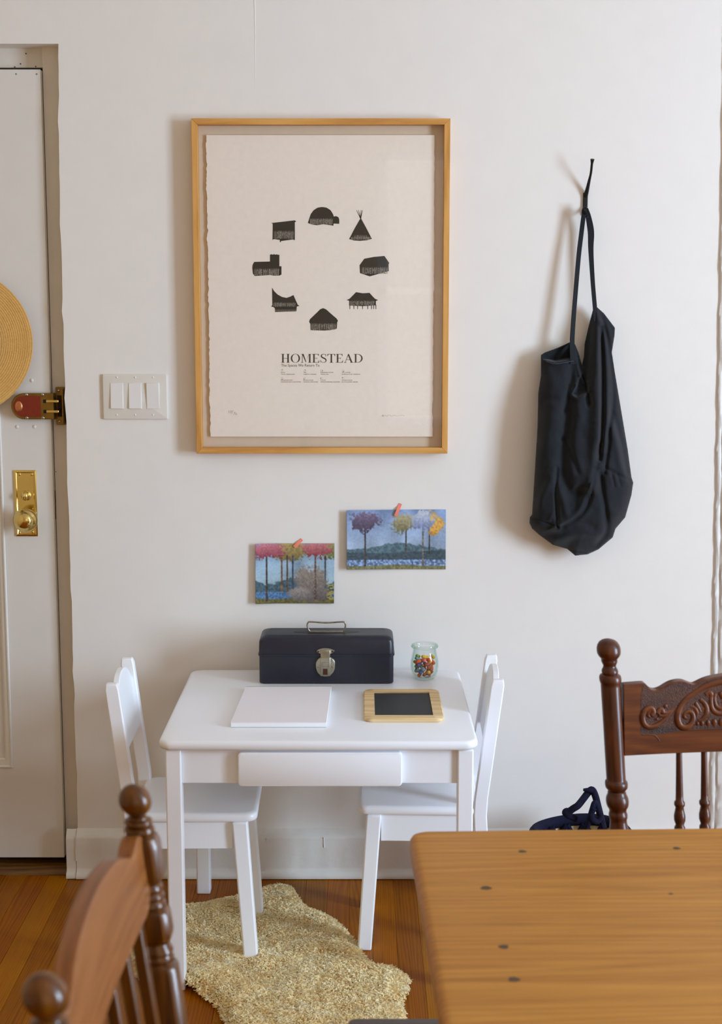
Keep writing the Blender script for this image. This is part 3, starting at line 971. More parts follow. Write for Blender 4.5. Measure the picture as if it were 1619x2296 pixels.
def card(corners, which, curl, label):
    tl, tr, br, bl = [np.array(at(px, py, 0)) for px, py in corners]
    W, H = (200, 120) if which == 0 else (176, 134)
    im = srgb_to_lin(paint(W, H, which))
    vs_, cols = [], []
    for j in range(H):
        for i in range(W):
            u, v = i/(W-1), j/(H-1)
            p = (tl*(1-u)+tr*u)*(1-v) + (bl*(1-u)+br*u)*v
            y = -.0012 - curl(u, v)
            vs_.append((p[0], y, p[2])); cols.append((*im[j, i], 1))
    fs_ = [(j*W+i, j*W+i+1, (j+1)*W+i+1, (j+1)*W+i) for j in range(H-1) for i in range(W-1)]
    mb = MB(); mb.add(vs_, fs_)
    me_o = mb.build('printed_card', PRINT, None, angle=180, org=((tl[0]+tr[0])/2, 0, bl[2]))
    at_ = me_o.data.color_attributes.new('print', 'FLOAT_COLOR', 'POINT')
    at_.data.foreach_set('color', np.array(cols, np.float32).ravel())
    sol = me_o.modifiers.new('thick', 'SOLIDIFY'); sol.thickness = .0004; sol.offset = 0
    tag(me_o, label, 'card')
    return me_o
c1 = card([(777,1143),(1000,1142),(999,1276),(778,1275)], 0, lambda u, v: .012*max(0, 1-u*1.25)**2 + .002*v, 'wide blue lake landscape card taped to the wall, right of two')
c2 = card([(573,1218),(750,1218),(749,1352),(574,1352)], 1, lambda u, v: .010*max(0, 1-u*3)**1.6 + .005*max(0, u-.6) + .003*v, 'smaller card of rose trees and grey boulders taped to the wall, left of two')
for c_, a, b in ((c1, (887, 1156), (898, 1129)), (c2, (660, 1226), (677, 1209))):
    mb = MB()
    p, q = at(*a, 0), at(*b, 0)
    d = (q - p).normalized(); nn = Vector((-d.z, 0, d.x)) * .0042
    ya = -.0016 - (.0062 if c_ is c1 else .0022)
    yb = -.0006
    m_ = p.lerp(q, .45)
    rows = [(p, ya), (p.lerp(q, .3), ya), (p.lerp(q, .55), (ya+yb)/2 - .001), (p.lerp(q, .8), yb), (q, yb)]
    vs_, fs_ = [], []
    for pt, y in rows:
        vs_ += [(pt.x+nn.x, y-.0008, pt.z+nn.z), (pt.x-nn.x, y-.0008, pt.z-nn.z)]
    for i in range(4): fs_.append((2*i, 2*i+1, 2*i+3, 2*i+2))
    mb.add(vs_, fs_)
    tag(mb.build('tape_strip', TAPE, c_), 'coral tape strip')

# ------------------------------------------------------------------ light switch
sx0, sx1, sz0, sz1 = -.6535, -.4900, 1.2145, 1.3285
sw = thing('light_switch', ((sx0+sx1)/2, 0, (sz0+sz1)/2), 'white three-gang rocker switch plate on the wall between door and poster', 'switch')
mb = MB()
layered(mb, lambda i: rrect(sx0+i, sz0+i, sx1-i, sz1-i, max(.0005, .003-i*.3), 4), [(0, 0), (.0045, .0), (.0062, .0012), (.0068, .0035)])
mb.v = [(x, -z, y) for x, y, z in mb.v]
plate = mb.build('switch_plate', PLATEW, sw, angle=25)
for k, px in enumerate((262, 303, 343)):
    p0, p1 = at(px-14.5, 859, -.006), at(px+14.5, 916, -.006)
    mb = MB()
    mb.box((p0.x-.0012, -.0074, p1.z-.0012), (p1.x+.0012, -.006, p0.z+.0012))
    fr_ = mb.build('paddle_surround', PLATEW, sw, bevel=.0005)
    mb = MB()
    up = k < 2
    ya, yb = (-.0078, -.0108) if up else (-.0115, -.0078)
    mb.hexa([(p0.x, -.006, p1.z), (p1.x, -.006, p1.z), (p1.x, yb, p1.z), (p0.x, yb, p1.z)],
            [(p0.x, -.006, p0.z), (p1.x, -.006, p0.z), (p1.x, ya, p0.z), (p0.x, ya, p0.z)])
    mb.build('paddle', PADDLEW, sw, bevel=.0006)
    for py in (846, 930):
        p = at(px, py, -.0068)
        mb = MB(); mb.ball((p.x, -.0068, p.z), (.0024, .0013, .0024), 8); mb.build('screw', PADDLEW, sw)

# ------------------------------------------------------------------ straw hat on the door
hc = (-1.012, .012, 1.408)
hat = thing('straw_hat', (hc[0], hc[1], hc[2]), 'round wide-brimmed straw hat hanging on the white door', 'hat')
mb = MB()
prof = [(.075, .0), (.09, .001), (.12, .0005), (.15, -.0015), (.17, -.004), (.181, -.006), (.1835, -.0055), (.1835, -.0035), (.17, -.0015), (.15, .001), (.12, .003), (.09, .0035), (.075, .0025)]
mb.lathe([(y, r) for r, y in prof], lambda t, a, b: (hc[0]+a, hc[1]-.0+t-.002, hc[2]+b*1.0), n=72, caps=False)
mb.build('brim', STRAW, hat, angle=60)
mb = MB()
for rr in (.1815, .1775):
    mb.tube([(hc[0]+rr*math.cos(w), hc[1]-.0065+(.1815-rr)*.3, hc[2]+rr*math.sin(w)) for w in [2*math.pi*k/96 for k in range(96)]], .0016, n=6, closed=True)
mb.build('brim_edge', STRAWEDGE, hat)
mb = MB()
mb.lathe([(0, .088), (.02, .0865), (.06, .082), (.085, .074), (.098, .055), (.102, .03), (.1025, .002)], lambda t, a, b: (hc[0]+a, hc[1]-t, hc[2]+b*1.1), n=48, caps=False)
mb.build('crown', STRAW, hat, angle=60)
mb = MB()
mb.lathe([(.002, .0895), (.024, .0885)], lambda t, a, b: (hc[0]+a, hc[1]-t, hc[2]+b*1.1), n=48, caps=False)
mb.build('ribbon', NAVY, hat)

# ------------------------------------------------------------------ coat hook and bag
hk = thing('coat_hook', tuple(at(1312, 460, 0)), 'black iron wall hook with a long curved upper arm at upper right', 'hook')
mb = MB()
b0 = at(1312, 436, 0); b1 = at(1313, 480, 0)
mb.box((b0.x-.0052, -.006, b1.z-.004), (b0.x+.0062, 0, b0.z+.004))
mb.build('back_plate', IRON, hk, bevel=.0015)
arm = [at(1313, 440, -.003), at(1317, 424, -.013), at(1321, 406, -.026), at(1325, 388, -.040), at(1327, 370, -.052), at(1328.5, 357, -.058)]
arm = [Vector(p) for p in catmull([tuple(p) for p in arm], 5)]
n_ = len(arm)
mb = MB(); mb.tube(arm, [.0058 - .0028*min(1, i/(n_*.5)) + .0022*max(0, i/(n_-1)-.85)/.15 for i in range(n_)], n=10)
mb.build('upper_arm', IRON, hk)
low = [at(1312, 462, -.003), at(1312, 474, -.012), at(1312, 480, -.024), at(1312, 478, -.036), at(1312, 470, -.044)]
mb = MB(); mb.tube([Vector(p) for p in catmull([tuple(p) for p in low], 5)], .0036, n=10); mb.build('lower_prong', IRON, hk)

OUT = [(1213,796),(1222,790),(1250,780),(1280,766),(1290,772),(1298,792),(1305,818),(1309,800),(1311,770),(1320,730),(1330,693),(1338,688),(1354,702),(1379,735),(1378,752),(1372,790),(1378,830),(1388,890),(1398,950),(1408,1010),(1416,1070),(1420,1082),(1416,1110),(1402,1160),(1380,1186),(1374,1205),(1342,1232),(1318,1243),(1290,1246),(1272,1231),(1240,1222),(1210,1200),(1193,1185),(1187,1172),(1188,1160),(1193,1153),(1197,1090),(1205,960),(1207,880),(1213,840)]
bag = thing('cloth_bag', tuple(at(1300, 1246, -.05)), 'black cloth shoulder bag hanging empty from the iron hook by its straps', 'bag')
def seg_dist(PX, PY, pts, closed=False):
    best = np.full(PX.shape, 1e9); side = np.zeros(PX.shape)
    n = len(pts)
    for i in range(n if closed else n-1):
        ax, ay = pts[i]; bx, by = pts[(i+1) % n]
        dx, dy = bx-ax, by-ay
        t = np.clip(((PX-ax)*dx+(PY-ay)*dy)/(dx*dx+dy*dy+1e-9), 0, 1)
        d = np.hypot(PX-ax-t*dx, PY-ay-t*dy)
        s = np.sign(dx*(PY-ay)-dy*(PX-ax))
        m = d < best
        side = np.where(m, s, side); best = np.minimum(best, d)
    return best, side
def inside(PX, PY, pts):
    r = np.zeros(PX.shape, bool); n = len(pts)
    for i in range(n):
        ax, ay = pts[i]; bx, by = pts[(i+1) % n]
        c = ((ay > PY) != (by > PY)) & (PX < (bx-ax)*(PY-ay)/(by-ay+1e-12)+ax)
        r ^= c
    return r
def nearest_on(pt, pts):
    best, bp = 1e9, pt
    n = len(pts)
    for i in range(n):
        a, b = pts[i], pts[(i+1) % n]
        dx, dy = b[0]-a[0], b[1]-a[1]
        t = max(0, min(1, ((pt[0]-a[0])*dx+(pt[1]-a[1])*dy)/(dx*dx+dy*dy+1e-9)))
        q = (a[0]+t*dx, a[1]+t*dy)
        d = math.hypot(q[0]-pt[0], q[1]-pt[1])
        if d < best: best, bp = d, q
    return bp
STEP = 2.0
gx = np.arange(1184, 1424, STEP); gy = np.arange(684, 1250, STEP)
GX, GY = np.meshgrid(gx, gy)
ins = inside(GX, GY, OUT)
dist, _ = seg_dist(GX, GY, OUT, True)
dm = dist * .0011
bulge = 1 - np.exp(-dm/.022)
thick = np.interp(GY, [690, 800, 900, 1050, 1180, 1250], [.012, .024, .040, .052, .050, .03])
wob = np.random.default_rng(5)
depth = thick * bulge
def fold(pts, amp, wl, wr=None, taper=True, smooth=5):
    """ridge (amp > 0) or crease (amp < 0) along a line; wl, wr = widths left and right of it"""
    global depth
    wr = wl if wr is None else wr
    pts = catmull(pts, smooth)
    d, s = seg_dist(GX, GY, pts)
    w = np.where(s > 0, wl, wr)
    g = amp * np.exp(-(d/w)**2)
    depth = depth + g * np.clip(bulge*1.3, 0, 1)
fold([(1337,700),(1338,760),(1340,850),(1340,950),(1336,1040),(1328,1095)], .017, 17, 9)
fold([(1349,735),(1351,860),(1350,960),(1345,1030)], -.014, 5)
fold([(1349,720),(1360,800),(1362,880),(1360,950),(1352,1010)], .009, 6)
fold([(1352,715),(1372,810),(1376,900),(1366,960),(1364,1000),(1356,1060)], -.009, 5)
fold([(1358,720),(1377,790),(1384,860)], .006, 6)
fold([(1370,950),(1384,1000),(1392,1040),(1404,1075)], .007, 8)
fold([(1378,930),(1396,1000),(1408,1060)], -.007, 6)
fold([(1318,1100),(1300,1145),(1276,1166),(1248,1178)], .013, 8, 18)
fold([(1345,1000),(1330,1085),(1314,1138),(1290,1163),(1262,1180)], -.013, 8, 6)
fold([(1278,905),(1268,985),(1262,1040),(1266,1080),(1280,1106),(1310,1106)], -.017, 15)
fold([(1262,985),(1278,1010),(1296,1060)], -.006, 7)
fold([(1249,1050),(1246,1110),(1250,1182)], -.008, 4)
fold([(1238,1075),(1216,1110),(1208,1135)], .006, 9)
fold([(1258,1095),(1270,1150)], .007, 8)
fold([(1240,1150),(1232,1165)], .003, 4)
fold([(1188,1164),(1215,1168),(1250,1180)], -.006, 3)
fold([(1345,1060),(1352,1110),(1360,1160),(1360,1195),(1340,1222)], -.012, 7)
fold([(1360,1050),(1385,1064),(1418,1080)], -.005, 4)
fold([(1372,1062),(1378,1090)], -.004, 3)
fold([(1384,1062),(1392,1088)], -.003, 3)
fold([(1225,1200),(1262,1190),(1300,1170),(1330,1180)], -.006, 9)
fold([(1250,1215),(1295,1195),(1335,1200)], .006, 10)
fold([(1270,1230),(1312,1238)], -.003, 3)
fold([(1222,840),(1240,880),(1238,930),(1222,990)], .006, 20)
fold([(1283,820),(1278,870),(1266,920)], -.009, 8)
fold([(1216,900),(1230,895),(1250,898)], -.004, 8)
fold([(1304,815),(1316,870),(1322,905)], -.014, 6)
fold([(1322,740),(1316,800),(1316,850)], -.007, 7)
fold([(1300,920),(1292,980),(1300,1060)], .006, 16)
# wide mouth of the bag and the little folded pocket beside it
def recess(poly, amt, soft):
    global depth
    i = inside(GX, GY, poly); d, _ = seg_dist(GX, GY, poly, True)
    depth = depth - amt * np.where(i, 1-np.exp(-d/soft), 0)
MOUTH = [(1215,797),(1232,789),(1262,778),(1281,770),(1287,778),(1285,806),(1245,813),(1217,806)]
POCK = [(1298,846),(1290,868),(1282,884),(1297,892),(1319,880),(1321,868),(1312,848),(1306,838)]
recess(MOUTH, .045, 5); recess(POCK, .022, 4)
fold([(1214,803),(1217,807),(1245,814),(1286,807)], .007, 3, 3)
fold([(1292,862),(1281,884),(1297,893),(1320,880),(1321,868)], .006, 2.5, 2.5)
fold([(1288,790),(1300,840),(1308,860)], .006, 3)
# fine crumple
depth = depth + (value_noise(len(gx), len(gy), 14, wob)-.5)*.006*bulge + (value_noise(len(gx), len(gy), 5, wob)-.5)*.0016*bulge
# keep a rim of cells whose centres are inside, snap their border to the outline
cellc = inside(GX[:-1, :-1]+STEP/2, GY[:-1, :-1]+STEP/2, OUT)
H_, W_ = GX.shape
idx, vs_, fs_ = {}, [], []
cnt = np.zeros((H_, W_), int)
for j in range(H_-1):
    for i in range(W_-1):
        if cellc[j, i]:
            cnt[j, i] += 1; cnt[j, i+1] += 1; cnt[j+1, i] += 1; cnt[j+1, i+1] += 1
YM = -.052
def bag_mid(py): return -np.interp(py, [690, 800, 900, 1050, 1180, 1250], [.030, .040, .052, .058, .056, .05])
for layer in (0, 1):
    for j in range(H_):
        for i in range(W_):
            if cnt[j, i] == 0: continue
            rim = cnt[j, i] < 4
            if rim and layer == 1: continue
            px, py = GX[j, i], GY[j, i]
            if rim: px, py = nearest_on((px, py), OUT)
            ym = bag_mid(py)
            y = ym if rim else (ym - depth[j, i] if layer == 0 else ym + .75*thick[j, i]*bulge[j, i])
            y = min(y, -.003)
            p = at(px, py, y)
            idx[(layer, j, i)] = len(vs_)
            vs_.append(tuple(p))
g = lambda l, j, i: idx[(l, j, i)] if (l, j, i) in idx else idx[(0, j, i)]
for layer in (0, 1):
    for j in range(H_-1):
        for i in range(W_-1):
            if cellc[j, i]:
                q = (g(layer,j,i), g(layer,j,i+1), g(layer,j+1,i+1), g(layer,j+1,i))
                fs_.append(q if layer == 0 else q[::-1])
mb = MB(); mb.add(vs_, fs_)
body = mb.build('bag_body', BAGCLOTH, bag, angle=180)
def ribbon(pts, w0, name, parent, mat, twist=None):
    """flat strap through (px, py, y) points with a width and a little thickness"""
    c = catmull(pts, 6)
    P = [at(a, b, y) for a, b, y in c]
    vs_, fs_ = [], []
    n = len(P)
    for i, p in enumerate(P):
        t = (P[min(i+1, n-1)] - P[max(i-1, 0)]).normalized()
        a = Vector((0, -1, 0)); side = t.cross(a).normalized()
        if twist:
            side = Matrix.Rotation(twist(i/(n-1)), 3, t) @ side
        nn = t.cross(side).normalized()
        for s1, s2 in ((-1,-1),(1,-1),(1,1),(-1,1)):
            vs_.append(p + side*s1*w0(i/(n-1)) + nn*s2*.0013)
    for i in range(n-1):
        for k in range(4):
            fs_.append((i*4+k, i*4+(k+1) % 4, i*4+4+(k+1) % 4, i*4+4+k))
    fs_.append((0,1,2,3)); fs_.append((n*4-1,n*4-2,n*4-3,n*4-4))
    mb = MB(); mb.add(vs_, fs_)
    return mb.build(name, mat, parent, angle=50)
ribbon([(1285,815,-.062),(1283,770,-.052),(1286,715,-.046),(1292,640,-.042),(1298,570,-.038),(1304,520,-.036),(1308,488,-.036),(1311,468,-.034)], lambda t: .0064-.0012*t, 'strap', bag, BAGCLOTH, lambda t: .2+.3*math.sin(t*5))
ribbon([(1336,720,-.048),(1334,690,-.040),(1329,630,-.036),(1325,560,-.034),(1325,520,-.034),(1319,485,-.035),(1314,468,-.036)], lambda t: .0052+.0026*math.exp(-((t-.68)/.2)**2), 'strap', bag, BAGCLOTH, lambda t: .3-.5*t)
mb = MB()
lp = [at(1309, 490, -.034), at(1308, 474, -.030), at(1312, 466, -.028), at(1316, 474, -.030), at(1317, 488, -.034)]
mb.tube([Vector(p) for p in catmull([tuple(p) for p in lp], 4)], .0042, n=8); mb.build('strap_loop', BAGCLOTH, bag)
# stitched hem of the mouth
mb = MB()
hem = catmull([(1225,810.5),(1245,815.5),(1286,809.5)], 8)
mb.tube([at(a, b, bag_mid(b) - .024 - .012*math.sin(math.pi*i/(len(hem)-1))) for i, (a, b) in enumerate(hem)], .0009, n=6)
mb.build('hem', cloth('hem_cloth', '#34384a'), bag)

# ------------------------------------------------------------------ children's table
TZ = .572
kt = thing('play_table', (-.09, -.35, 0), 'small white wooden play table with a centre drawer standing against the wall', 'table')
tx0, tx1, ty0, ty1 = -.437, .2525, -.658, -.038
mb = MB()
def top_poly(i):
    return rrect(tx0+i, ty0+i, tx1-i, ty1-i, .028, 7)
lv = [(TZ-.021, .006), (TZ-.019, .002), (TZ-.014, 0), (TZ-.008, 0), (TZ-.003, .0018), (TZ-.0007, .0045), (TZ, .008)]
layered(mb, top_poly, lv)
mb.build('table_top', KIDW, kt, angle=50)
for lx in (-.4225, .2085):
    for ly in (-.649, -.125):
        mb = MB()
        mb.box((lx, ly, 0), (lx+.0345, ly+.034, TZ-.021))
        mb.build('leg', KIDW, kt, bevel=.0035, seg=3)
mb = MB(); mb.box((-.388, -.640, .4735), (.2085, -.622, TZ-.021)); mb.build('apron', KIDW, kt, bevel=.001)
mb = MB(); mb.box((-.388, -.118, .4735), (.2085, -.1, TZ-.021)); mb.build('apron', KIDW, kt, bevel=.001)
for ax in (-.415, .222):
    mb = MB(); mb.box((ax, -.615, .4735), (ax+.018, -.125, TZ-.021)); mb.build('apron', KIDW, kt, bevel=.001)
mb = MB()
def dr_poly(i): return rrect(-.2660+i, .4705+i, .0890-i, .5462-i, .0085, 5)
layered(mb, dr_poly, [(0, 0), (.0105, 0), (.0135, .0008), (.015, .003)])
mb.v = [(x, -.6405-z, y) for x, y, z in mb.v]
drw = mb.build('drawer', KIDW, kt, angle=30)
mb = MB(); mb.box((-.25, -.622, .482), (.073, -.30, .540)); mb.build('drawer_box', KIDW, drw)

# ------------------------------------------------------------------ children's chairs
def kid_chair(loc, rot, label):
    c = thing('play_chair', loc, label, 'chair', 'white play chairs', rot=rot)
    mb = MB()
    def seat_poly(i):
        base = rrect(-.118+i, -.133+i, .165-i, .133-i, .024, 5)
        return base
    layered(mb, seat_poly, [(.331, .004), (.3335, .001), (.340, 0), (.347, .001), (.3505, .004), (.352, .010)])
    mb.build('seat', KIDW, c, angle=50, local=True)
    hx, hy = .0155, .0125
    for s in (-1, 1):
        cy = s*.1185
        mb = MB()
        secs = [(0, -.150), (.16, -.131), (.33, -.1205), (.37, -.1225), (.64, -.1565), (.653, -.158)]
        rings = []
        for z, x in secs:
            e = .003 if z > .65 else 0
            rings.append([(x-hx+e, cy-hy+e, z), (x+hx-e, cy-hy+e, z), (x+hx-e, cy+hy-e, z), (x-hx+e, cy+hy-e, z)])
        vs_ = [p for r in rings for p in r]
        fs_ = [(3,2,1,0), tuple(range(len(vs_)-4, len(vs_)))]
        for i in range(len(rings)-1):
            for k in range(4): fs_.append((i*4+k, i*4+(k+1) % 4, i*4+4+(k+1) % 4, i*4+4+k))
        mb.add(vs_, fs_)
        mb.build('back_post', KIDW, c, angle=35, bevel=.003, seg=3, local=True)
        mb = MB()
        mb.hexa([(.131, cy-.0165, 0), (.164, cy-.0165, 0), (.164, cy+.0165, 0), (.131, cy+.0165, 0)],
                [(.108, cy-.0165, .331), (.143, cy-.0165, .331), (.143, cy+.0165, .331), (.108, cy+.0165, .331)])
        mb.build('front_leg', KIDW, c, bevel=.004, seg=3, local=True)
        mb = MB(); mb.box((-.106, cy*.98-.008, .266), (.109, cy*.98+.008, .331)); mb.build('side_apron', KIDW, c, bevel=.001, local=True)
    mb = MB(); mb.box((.115, -.102, .266), (.131, .102, .331)); mb.build('front_apron', KIDW, c, bevel=.001, local=True)
    mb = MB()
    bx = lambda z: -.1225 - (z-.37)*.1259
    n = 26
    outl = [(-.107, .487), (.107, .487)]
    for k in range(n+1):
        y = .107 - .214*k/n
        u = abs(y)/.107
        zt = .607 + .047*(1 - u**2.4)*(1 - .25*u**8)
        outl.append((y, zt))
    mb.prism(outl, lambda y, z: (bx(z)-.0075, y, z), lambda y, z: (bx(z)+.0075, y, z))
    mb.build('back_panel', KIDW, c, angle=30, bevel=.002, local=True)
    return c
kid_chair((-.403, -.387, .008), math.radians(1.0), 'white play chair left of the small table, front legs on the sheepskin')
kid_chair((.159, -.320, 0), math.radians(178.4), 'white play chair right of the small table, seat tucked under it')

# ------------------------------------------------------------------ toolbox
tb = thing('tool_box', (-.086, -.125, TZ), 'dark navy metal tool box with wire handle and steel latch on the white table', 'toolbox')
bx0, bx1, by0, by1 = -.2520, .0805, -.184, -.066
mb = MB()
layered(mb, lambda i: rrect(bx0+i, by0+i, bx1-i, by1-i, .012, 5), [(TZ+.0005, .003), (TZ+.003, 0), (TZ+.074, 0)])
mb.build('box_body', BOXBLUE, tb, angle=30)
mb = MB()
z0 = TZ + .072
layered(mb, lambda i: rrect(bx0-.0025+i, by0-.0025+i, bx1+.0025-i, by1+.0025-i, .0135, 5),
        [(z0-.002, .0008), (z0, 0), (z0+.0035, 0), (z0+.0045, .0016), (z0+.032, .0022), (z0+.038, .0038), (z0+.0425, .0075), (z0+.0455, .013), (z0+.0470, .020), (z0+.0475, .0235), (z0+.0468, .0245)])
lid = mb.build('lid', BOXBLUE, tb, angle=24)
mb = MB()
for k, (rx, ry, dz) in enumerate(((.083, .0165, 0),)):
    ring = [( -.0866 + rx*math.cos(w), -.125 + ry*math.sin(w)) for w in [2*math.pi*q/40 for q in range(40)]]
    mb.prism(ring, lambda x, y: (x, y, z0+.0462), lambda x, y: (x, y, z0+.0472))
mb.build('handle_recess', BOXTOP, lid, angle=30)
zt = z0 + .0472
mb = MB(); mb.box((-.1275, -.1345, zt), (-.0455, -.1195, zt+.0022)); mb.build('handle_bracket', RUSTSTEEL, tb, bevel=.0008)
path = [(-.1285, -.127, zt+.002), (-.1325, -.128, zt+.008), (-.1345, -.129, zt+.018), (-.132, -.13, zt+.0245), (-.126, -.13, zt+.0262), (-.0866, -.13, zt+.0240), (-.047, -.13, zt+.0262), (-.041, -.13, zt+.0245), (-.0387, -.129, zt+.018), (-.0405, -.128, zt+.008), (-.0445, -.127, zt+.002)]
mb = MB(); mb.tube(catmull(path, 5), .0021, n=8); mb.build('wire_handle', RUSTSTEEL, tb)
lx = -.0878; ly = by0 - .0005
mb = MB()
pl_ = [(lx + .0255*math.copysign(abs(math.cos(w))**.9, math.cos(w)), z0-.0255 + (.0262 if math.sin(w) > 0 else .0285)*math.copysign(abs(math.sin(w))**(.72 if math.sin(w) > 0 else 1), math.sin(w))) for w in [2*math.pi*q/44 for q in range(44)]]
mb.prism(pl_, lambda x, z: (x, ly, z), lambda x, z: (lx+(x-lx)*.9, ly-.0045, z0-.0255+(z-z0+.0255)*.9))
latch = mb.build('latch_plate', STEEL, tb, angle=30, bevel=.0006)
mb = MB(); mb.box((lx-.0125, ly-.0078, z0-.050), (lx+.0125, ly-.004, z0-.002)); mb.build('latch_slider', STEEL, latch, bevel=.0015)
mb = MB(); mb.box((lx-.0062, ly-.0082, z0-.046), (lx+.0052, ly-.0076, z0-.031)); mb.build('key_opening', RUST, latch)
mb = MB()
for a in (((lx-.0085, z0-.0255), (lx+.0085, z0-.0248)), ((lx-.0085, z0-.0155), (lx+.0085, z0-.0148)), ((lx-.0088, z0-.0255), (lx-.0080, z0-.0148)), ((lx+.0080, z0-.0255), (lx+.0088, z0-.0148))):
    mb.box((a[0][0], ly-.0083, a[0][1]), (a[1][0], ly-.0076, a[1][1]))
mb.build('stamped_square', RUSTSTEEL, latch)
for s in (-1, 1):
    mb = MB(); mb.ball((lx+s*.0175, ly-.0043, z0-.0275), (.0024, .0014, .0024), 8); mb.build('rivet', RUSTSTEEL, latch)
yl = by0 - .0025
mb = MB()
hp = [(lx + .0225*math.copysign(abs(math.cos(w))**1.1, math.cos(w)), z0+.0125 + .0088*math.sin(w)) for w in [2*math.pi*q/36 for q in range(36)]]
mb.prism(hp, lambda x, z: (x, yl+.001, z), lambda x, z: (lx+(x-lx)*.93, yl-.0022, z0+.0125+(z-z0-.0125)*.85))
hasp = mb.build('hasp_plate', STEEL, tb, angle=30)
mb = MB()
mb.hexa([(lx-.0118, yl-.006, z0-.004), (lx+.0118, yl-.006, z0-.004), (lx+.0118, yl-.0005, z0-.004), (lx-.0118, yl-.0005, z0-.004)],
        [(lx-.0125, yl-.0042, z0+.0145), (lx+.0125, yl-.0042, z0+.0145), (lx+.0125, yl-.0005, z0+.0165), (lx-.0125, yl-.0005, z0+.0165)])
mb.build('hasp_tongue', STEEL, hasp, bevel=.0015)
for s in (-1, 1):
    mb = MB(); mb.ball((lx+s*.0175, yl-.0023, z0+.0115), (.0024, .0012, .0024), 8); mb.build('rivet', RUST, hasp)

# ------------------------------------------------------------------ jar of chalk
jc = (.1595, -.128)
jar = thing('glass_jar', (jc[0], jc[1], TZ), 'small rounded glass jar of chalk stubs on the white table beside the tool box', 'jar')
outer = [(.0008, .021), (.002, .0245), (.008, .029), (.02, .0335), (.034, .0352), (.048, .0342), (.060, .0315), (.070, .0294), (.076, .0288), (.0785, .0305), (.081, .0330), (.0845, .0335), (.0875, .0325), (.0885, .0305)]
inner = [(.0875, .0290), (.080, .0268), (.070, .0270), (.060, .0290), (.048, .0316), (.034, .0326), (.02, .0308), (.010, .026), (.0062, .020), (.0055, .001)]
mb = MB()
mb.lathe([(0.0006, .001)] + outer + inner, lambda t, a, b: (jc[0]+a, jc[1]+b, TZ+t), n=40, caps=False)
mb.build('jar_body', JARG, jar, angle=40)
mb = MB()
mb.tube([(jc[0]+.0318*math.cos(w), jc[1]+.0318*math.sin(w), TZ+.083) for w in [2*math.pi*k/40 for k in range(40)]], .0026, n=8, closed=True)
mb.build('rim', JARG, jar)
inr = lambda z: np.interp(z, [.0055, .010, .02, .034, .048, .060, .070], [.020, .026, .0308, .0326, .0316, .0290, .027]) - .0012
chalk_cols = [('orange', '#e2662c'), ('teal', '#6f9ea6'), ('coral red', '#e5695a'), ('mustard yellow', '#d9b234'), ('violet', '#5b4590'), ('olive green', '#8f9440'), ('rust brown', '#a3552d'), ('blue', '#4a62a0'), ('lime', '#a5b23c')]
seq = [0, 6, 6, 2, 0, 3, 0, 6, 7, 5, 1, 0, 6, 2, 0, 6, 3, 1, 0, 6, 7, 5, 2, 0, 6, 1, 3, 4, 0, 2, 6, 8, 0, 1, 3, 2, 4, 0, 1, 5, 2, 0, 6, 3, 8, 7]
placed, chalks = [], []
rg = np.random.default_rng(21)
cmat = {}
rad = .0042
for k, ci in enumerate(seq):
    best = None
    for tr in range(60):
        L = rg.uniform(.013, .020)
        az, el = rg.uniform(0, 2*math.pi), rg.uniform(-.5, .5)
        if k == 26: el = 1.1
        dv = np.array([math.cos(az)*math.cos(el), math.sin(az)*math.cos(el), math.sin(el)])
        rr, aa = .024*math.sqrt(rg.random()), rg.uniform(0, 2*math.pi)
        cx, cy = rr*math.cos(aa), rr*math.sin(aa)
        ts = np.linspace(-.5, .5, 5)*L
        z = .0055 + rad + abs(dv[2])*L/2
        while z < .062:
            P = np.array([cx, cy, z]) + ts[:, None]*dv
            ok = np.all(np.hypot(P[:, 0], P[:, 1]) + rad < inr(P[:, 2])) and np.all(P[:, 2] - rad > .0055)
            if ok:
                for Q in placed:
                    if np.min(np.linalg.norm(P[:, None]-Q[None], axis=2)) < rad*1.95: ok = False; break
            if ok: break
            z += .0015
        if z < .062 and (best is None or z < best[0]):
            best = (z, cx, cy, L, dv, P)
    if best is None or best[0] > .056: continue
    z, cx, cy, L, dv, P = best
    placed.append(P)
    nm, hx_ = chalk_cols[ci]
    if nm not in cmat: cmat[nm] = plain('chalk_' + nm.replace(' ', '_'), hx_, .9, var=.1, vscale=150, bump=.2, bscale=300)
    mb = MB()
    d = Vector(dv); a_ = d.orthogonal().normalized(); b_ = d.cross(a_)
    c_ = Vector((jc[0]+cx, jc[1]+cy, TZ+z))
    mb.lathe([(-L/2, rad*.8), (-L/2+.0008, rad), (L/2-.0008, rad), (L/2, rad*.8)], lambda t, a, b: c_ + d*t + a_*a + b_*b, n=12)
    chalks.append((nm, z, mb.build('chalk_stub', cmat[nm], None, org=tuple(c_), angle=50)))
RANK = ['topmost', 'second highest', 'third highest', 'fourth highest', 'fifth highest', 'sixth highest', 'seventh highest', 'eighth highest', 'ninth highest', 'tenth highest', 'eleventh highest', 'twelfth highest']
for nm in set(c_[0] for c_ in chalks):
    grp = sorted([c_ for c_ in chalks if c_[0] == nm], key=lambda c_: -c_[1])
    for r_, c_ in enumerate(grp):
        pos = '' if len(grp) == 1 else (RANK[r_] if r_ < len(grp)-1 else 'lowest')
        tag(c_[2], f'{pos} {nm} chalk stub inside the small glass jar on the table'.strip(), 'chalk', 'chalk stubs in the glass jar')

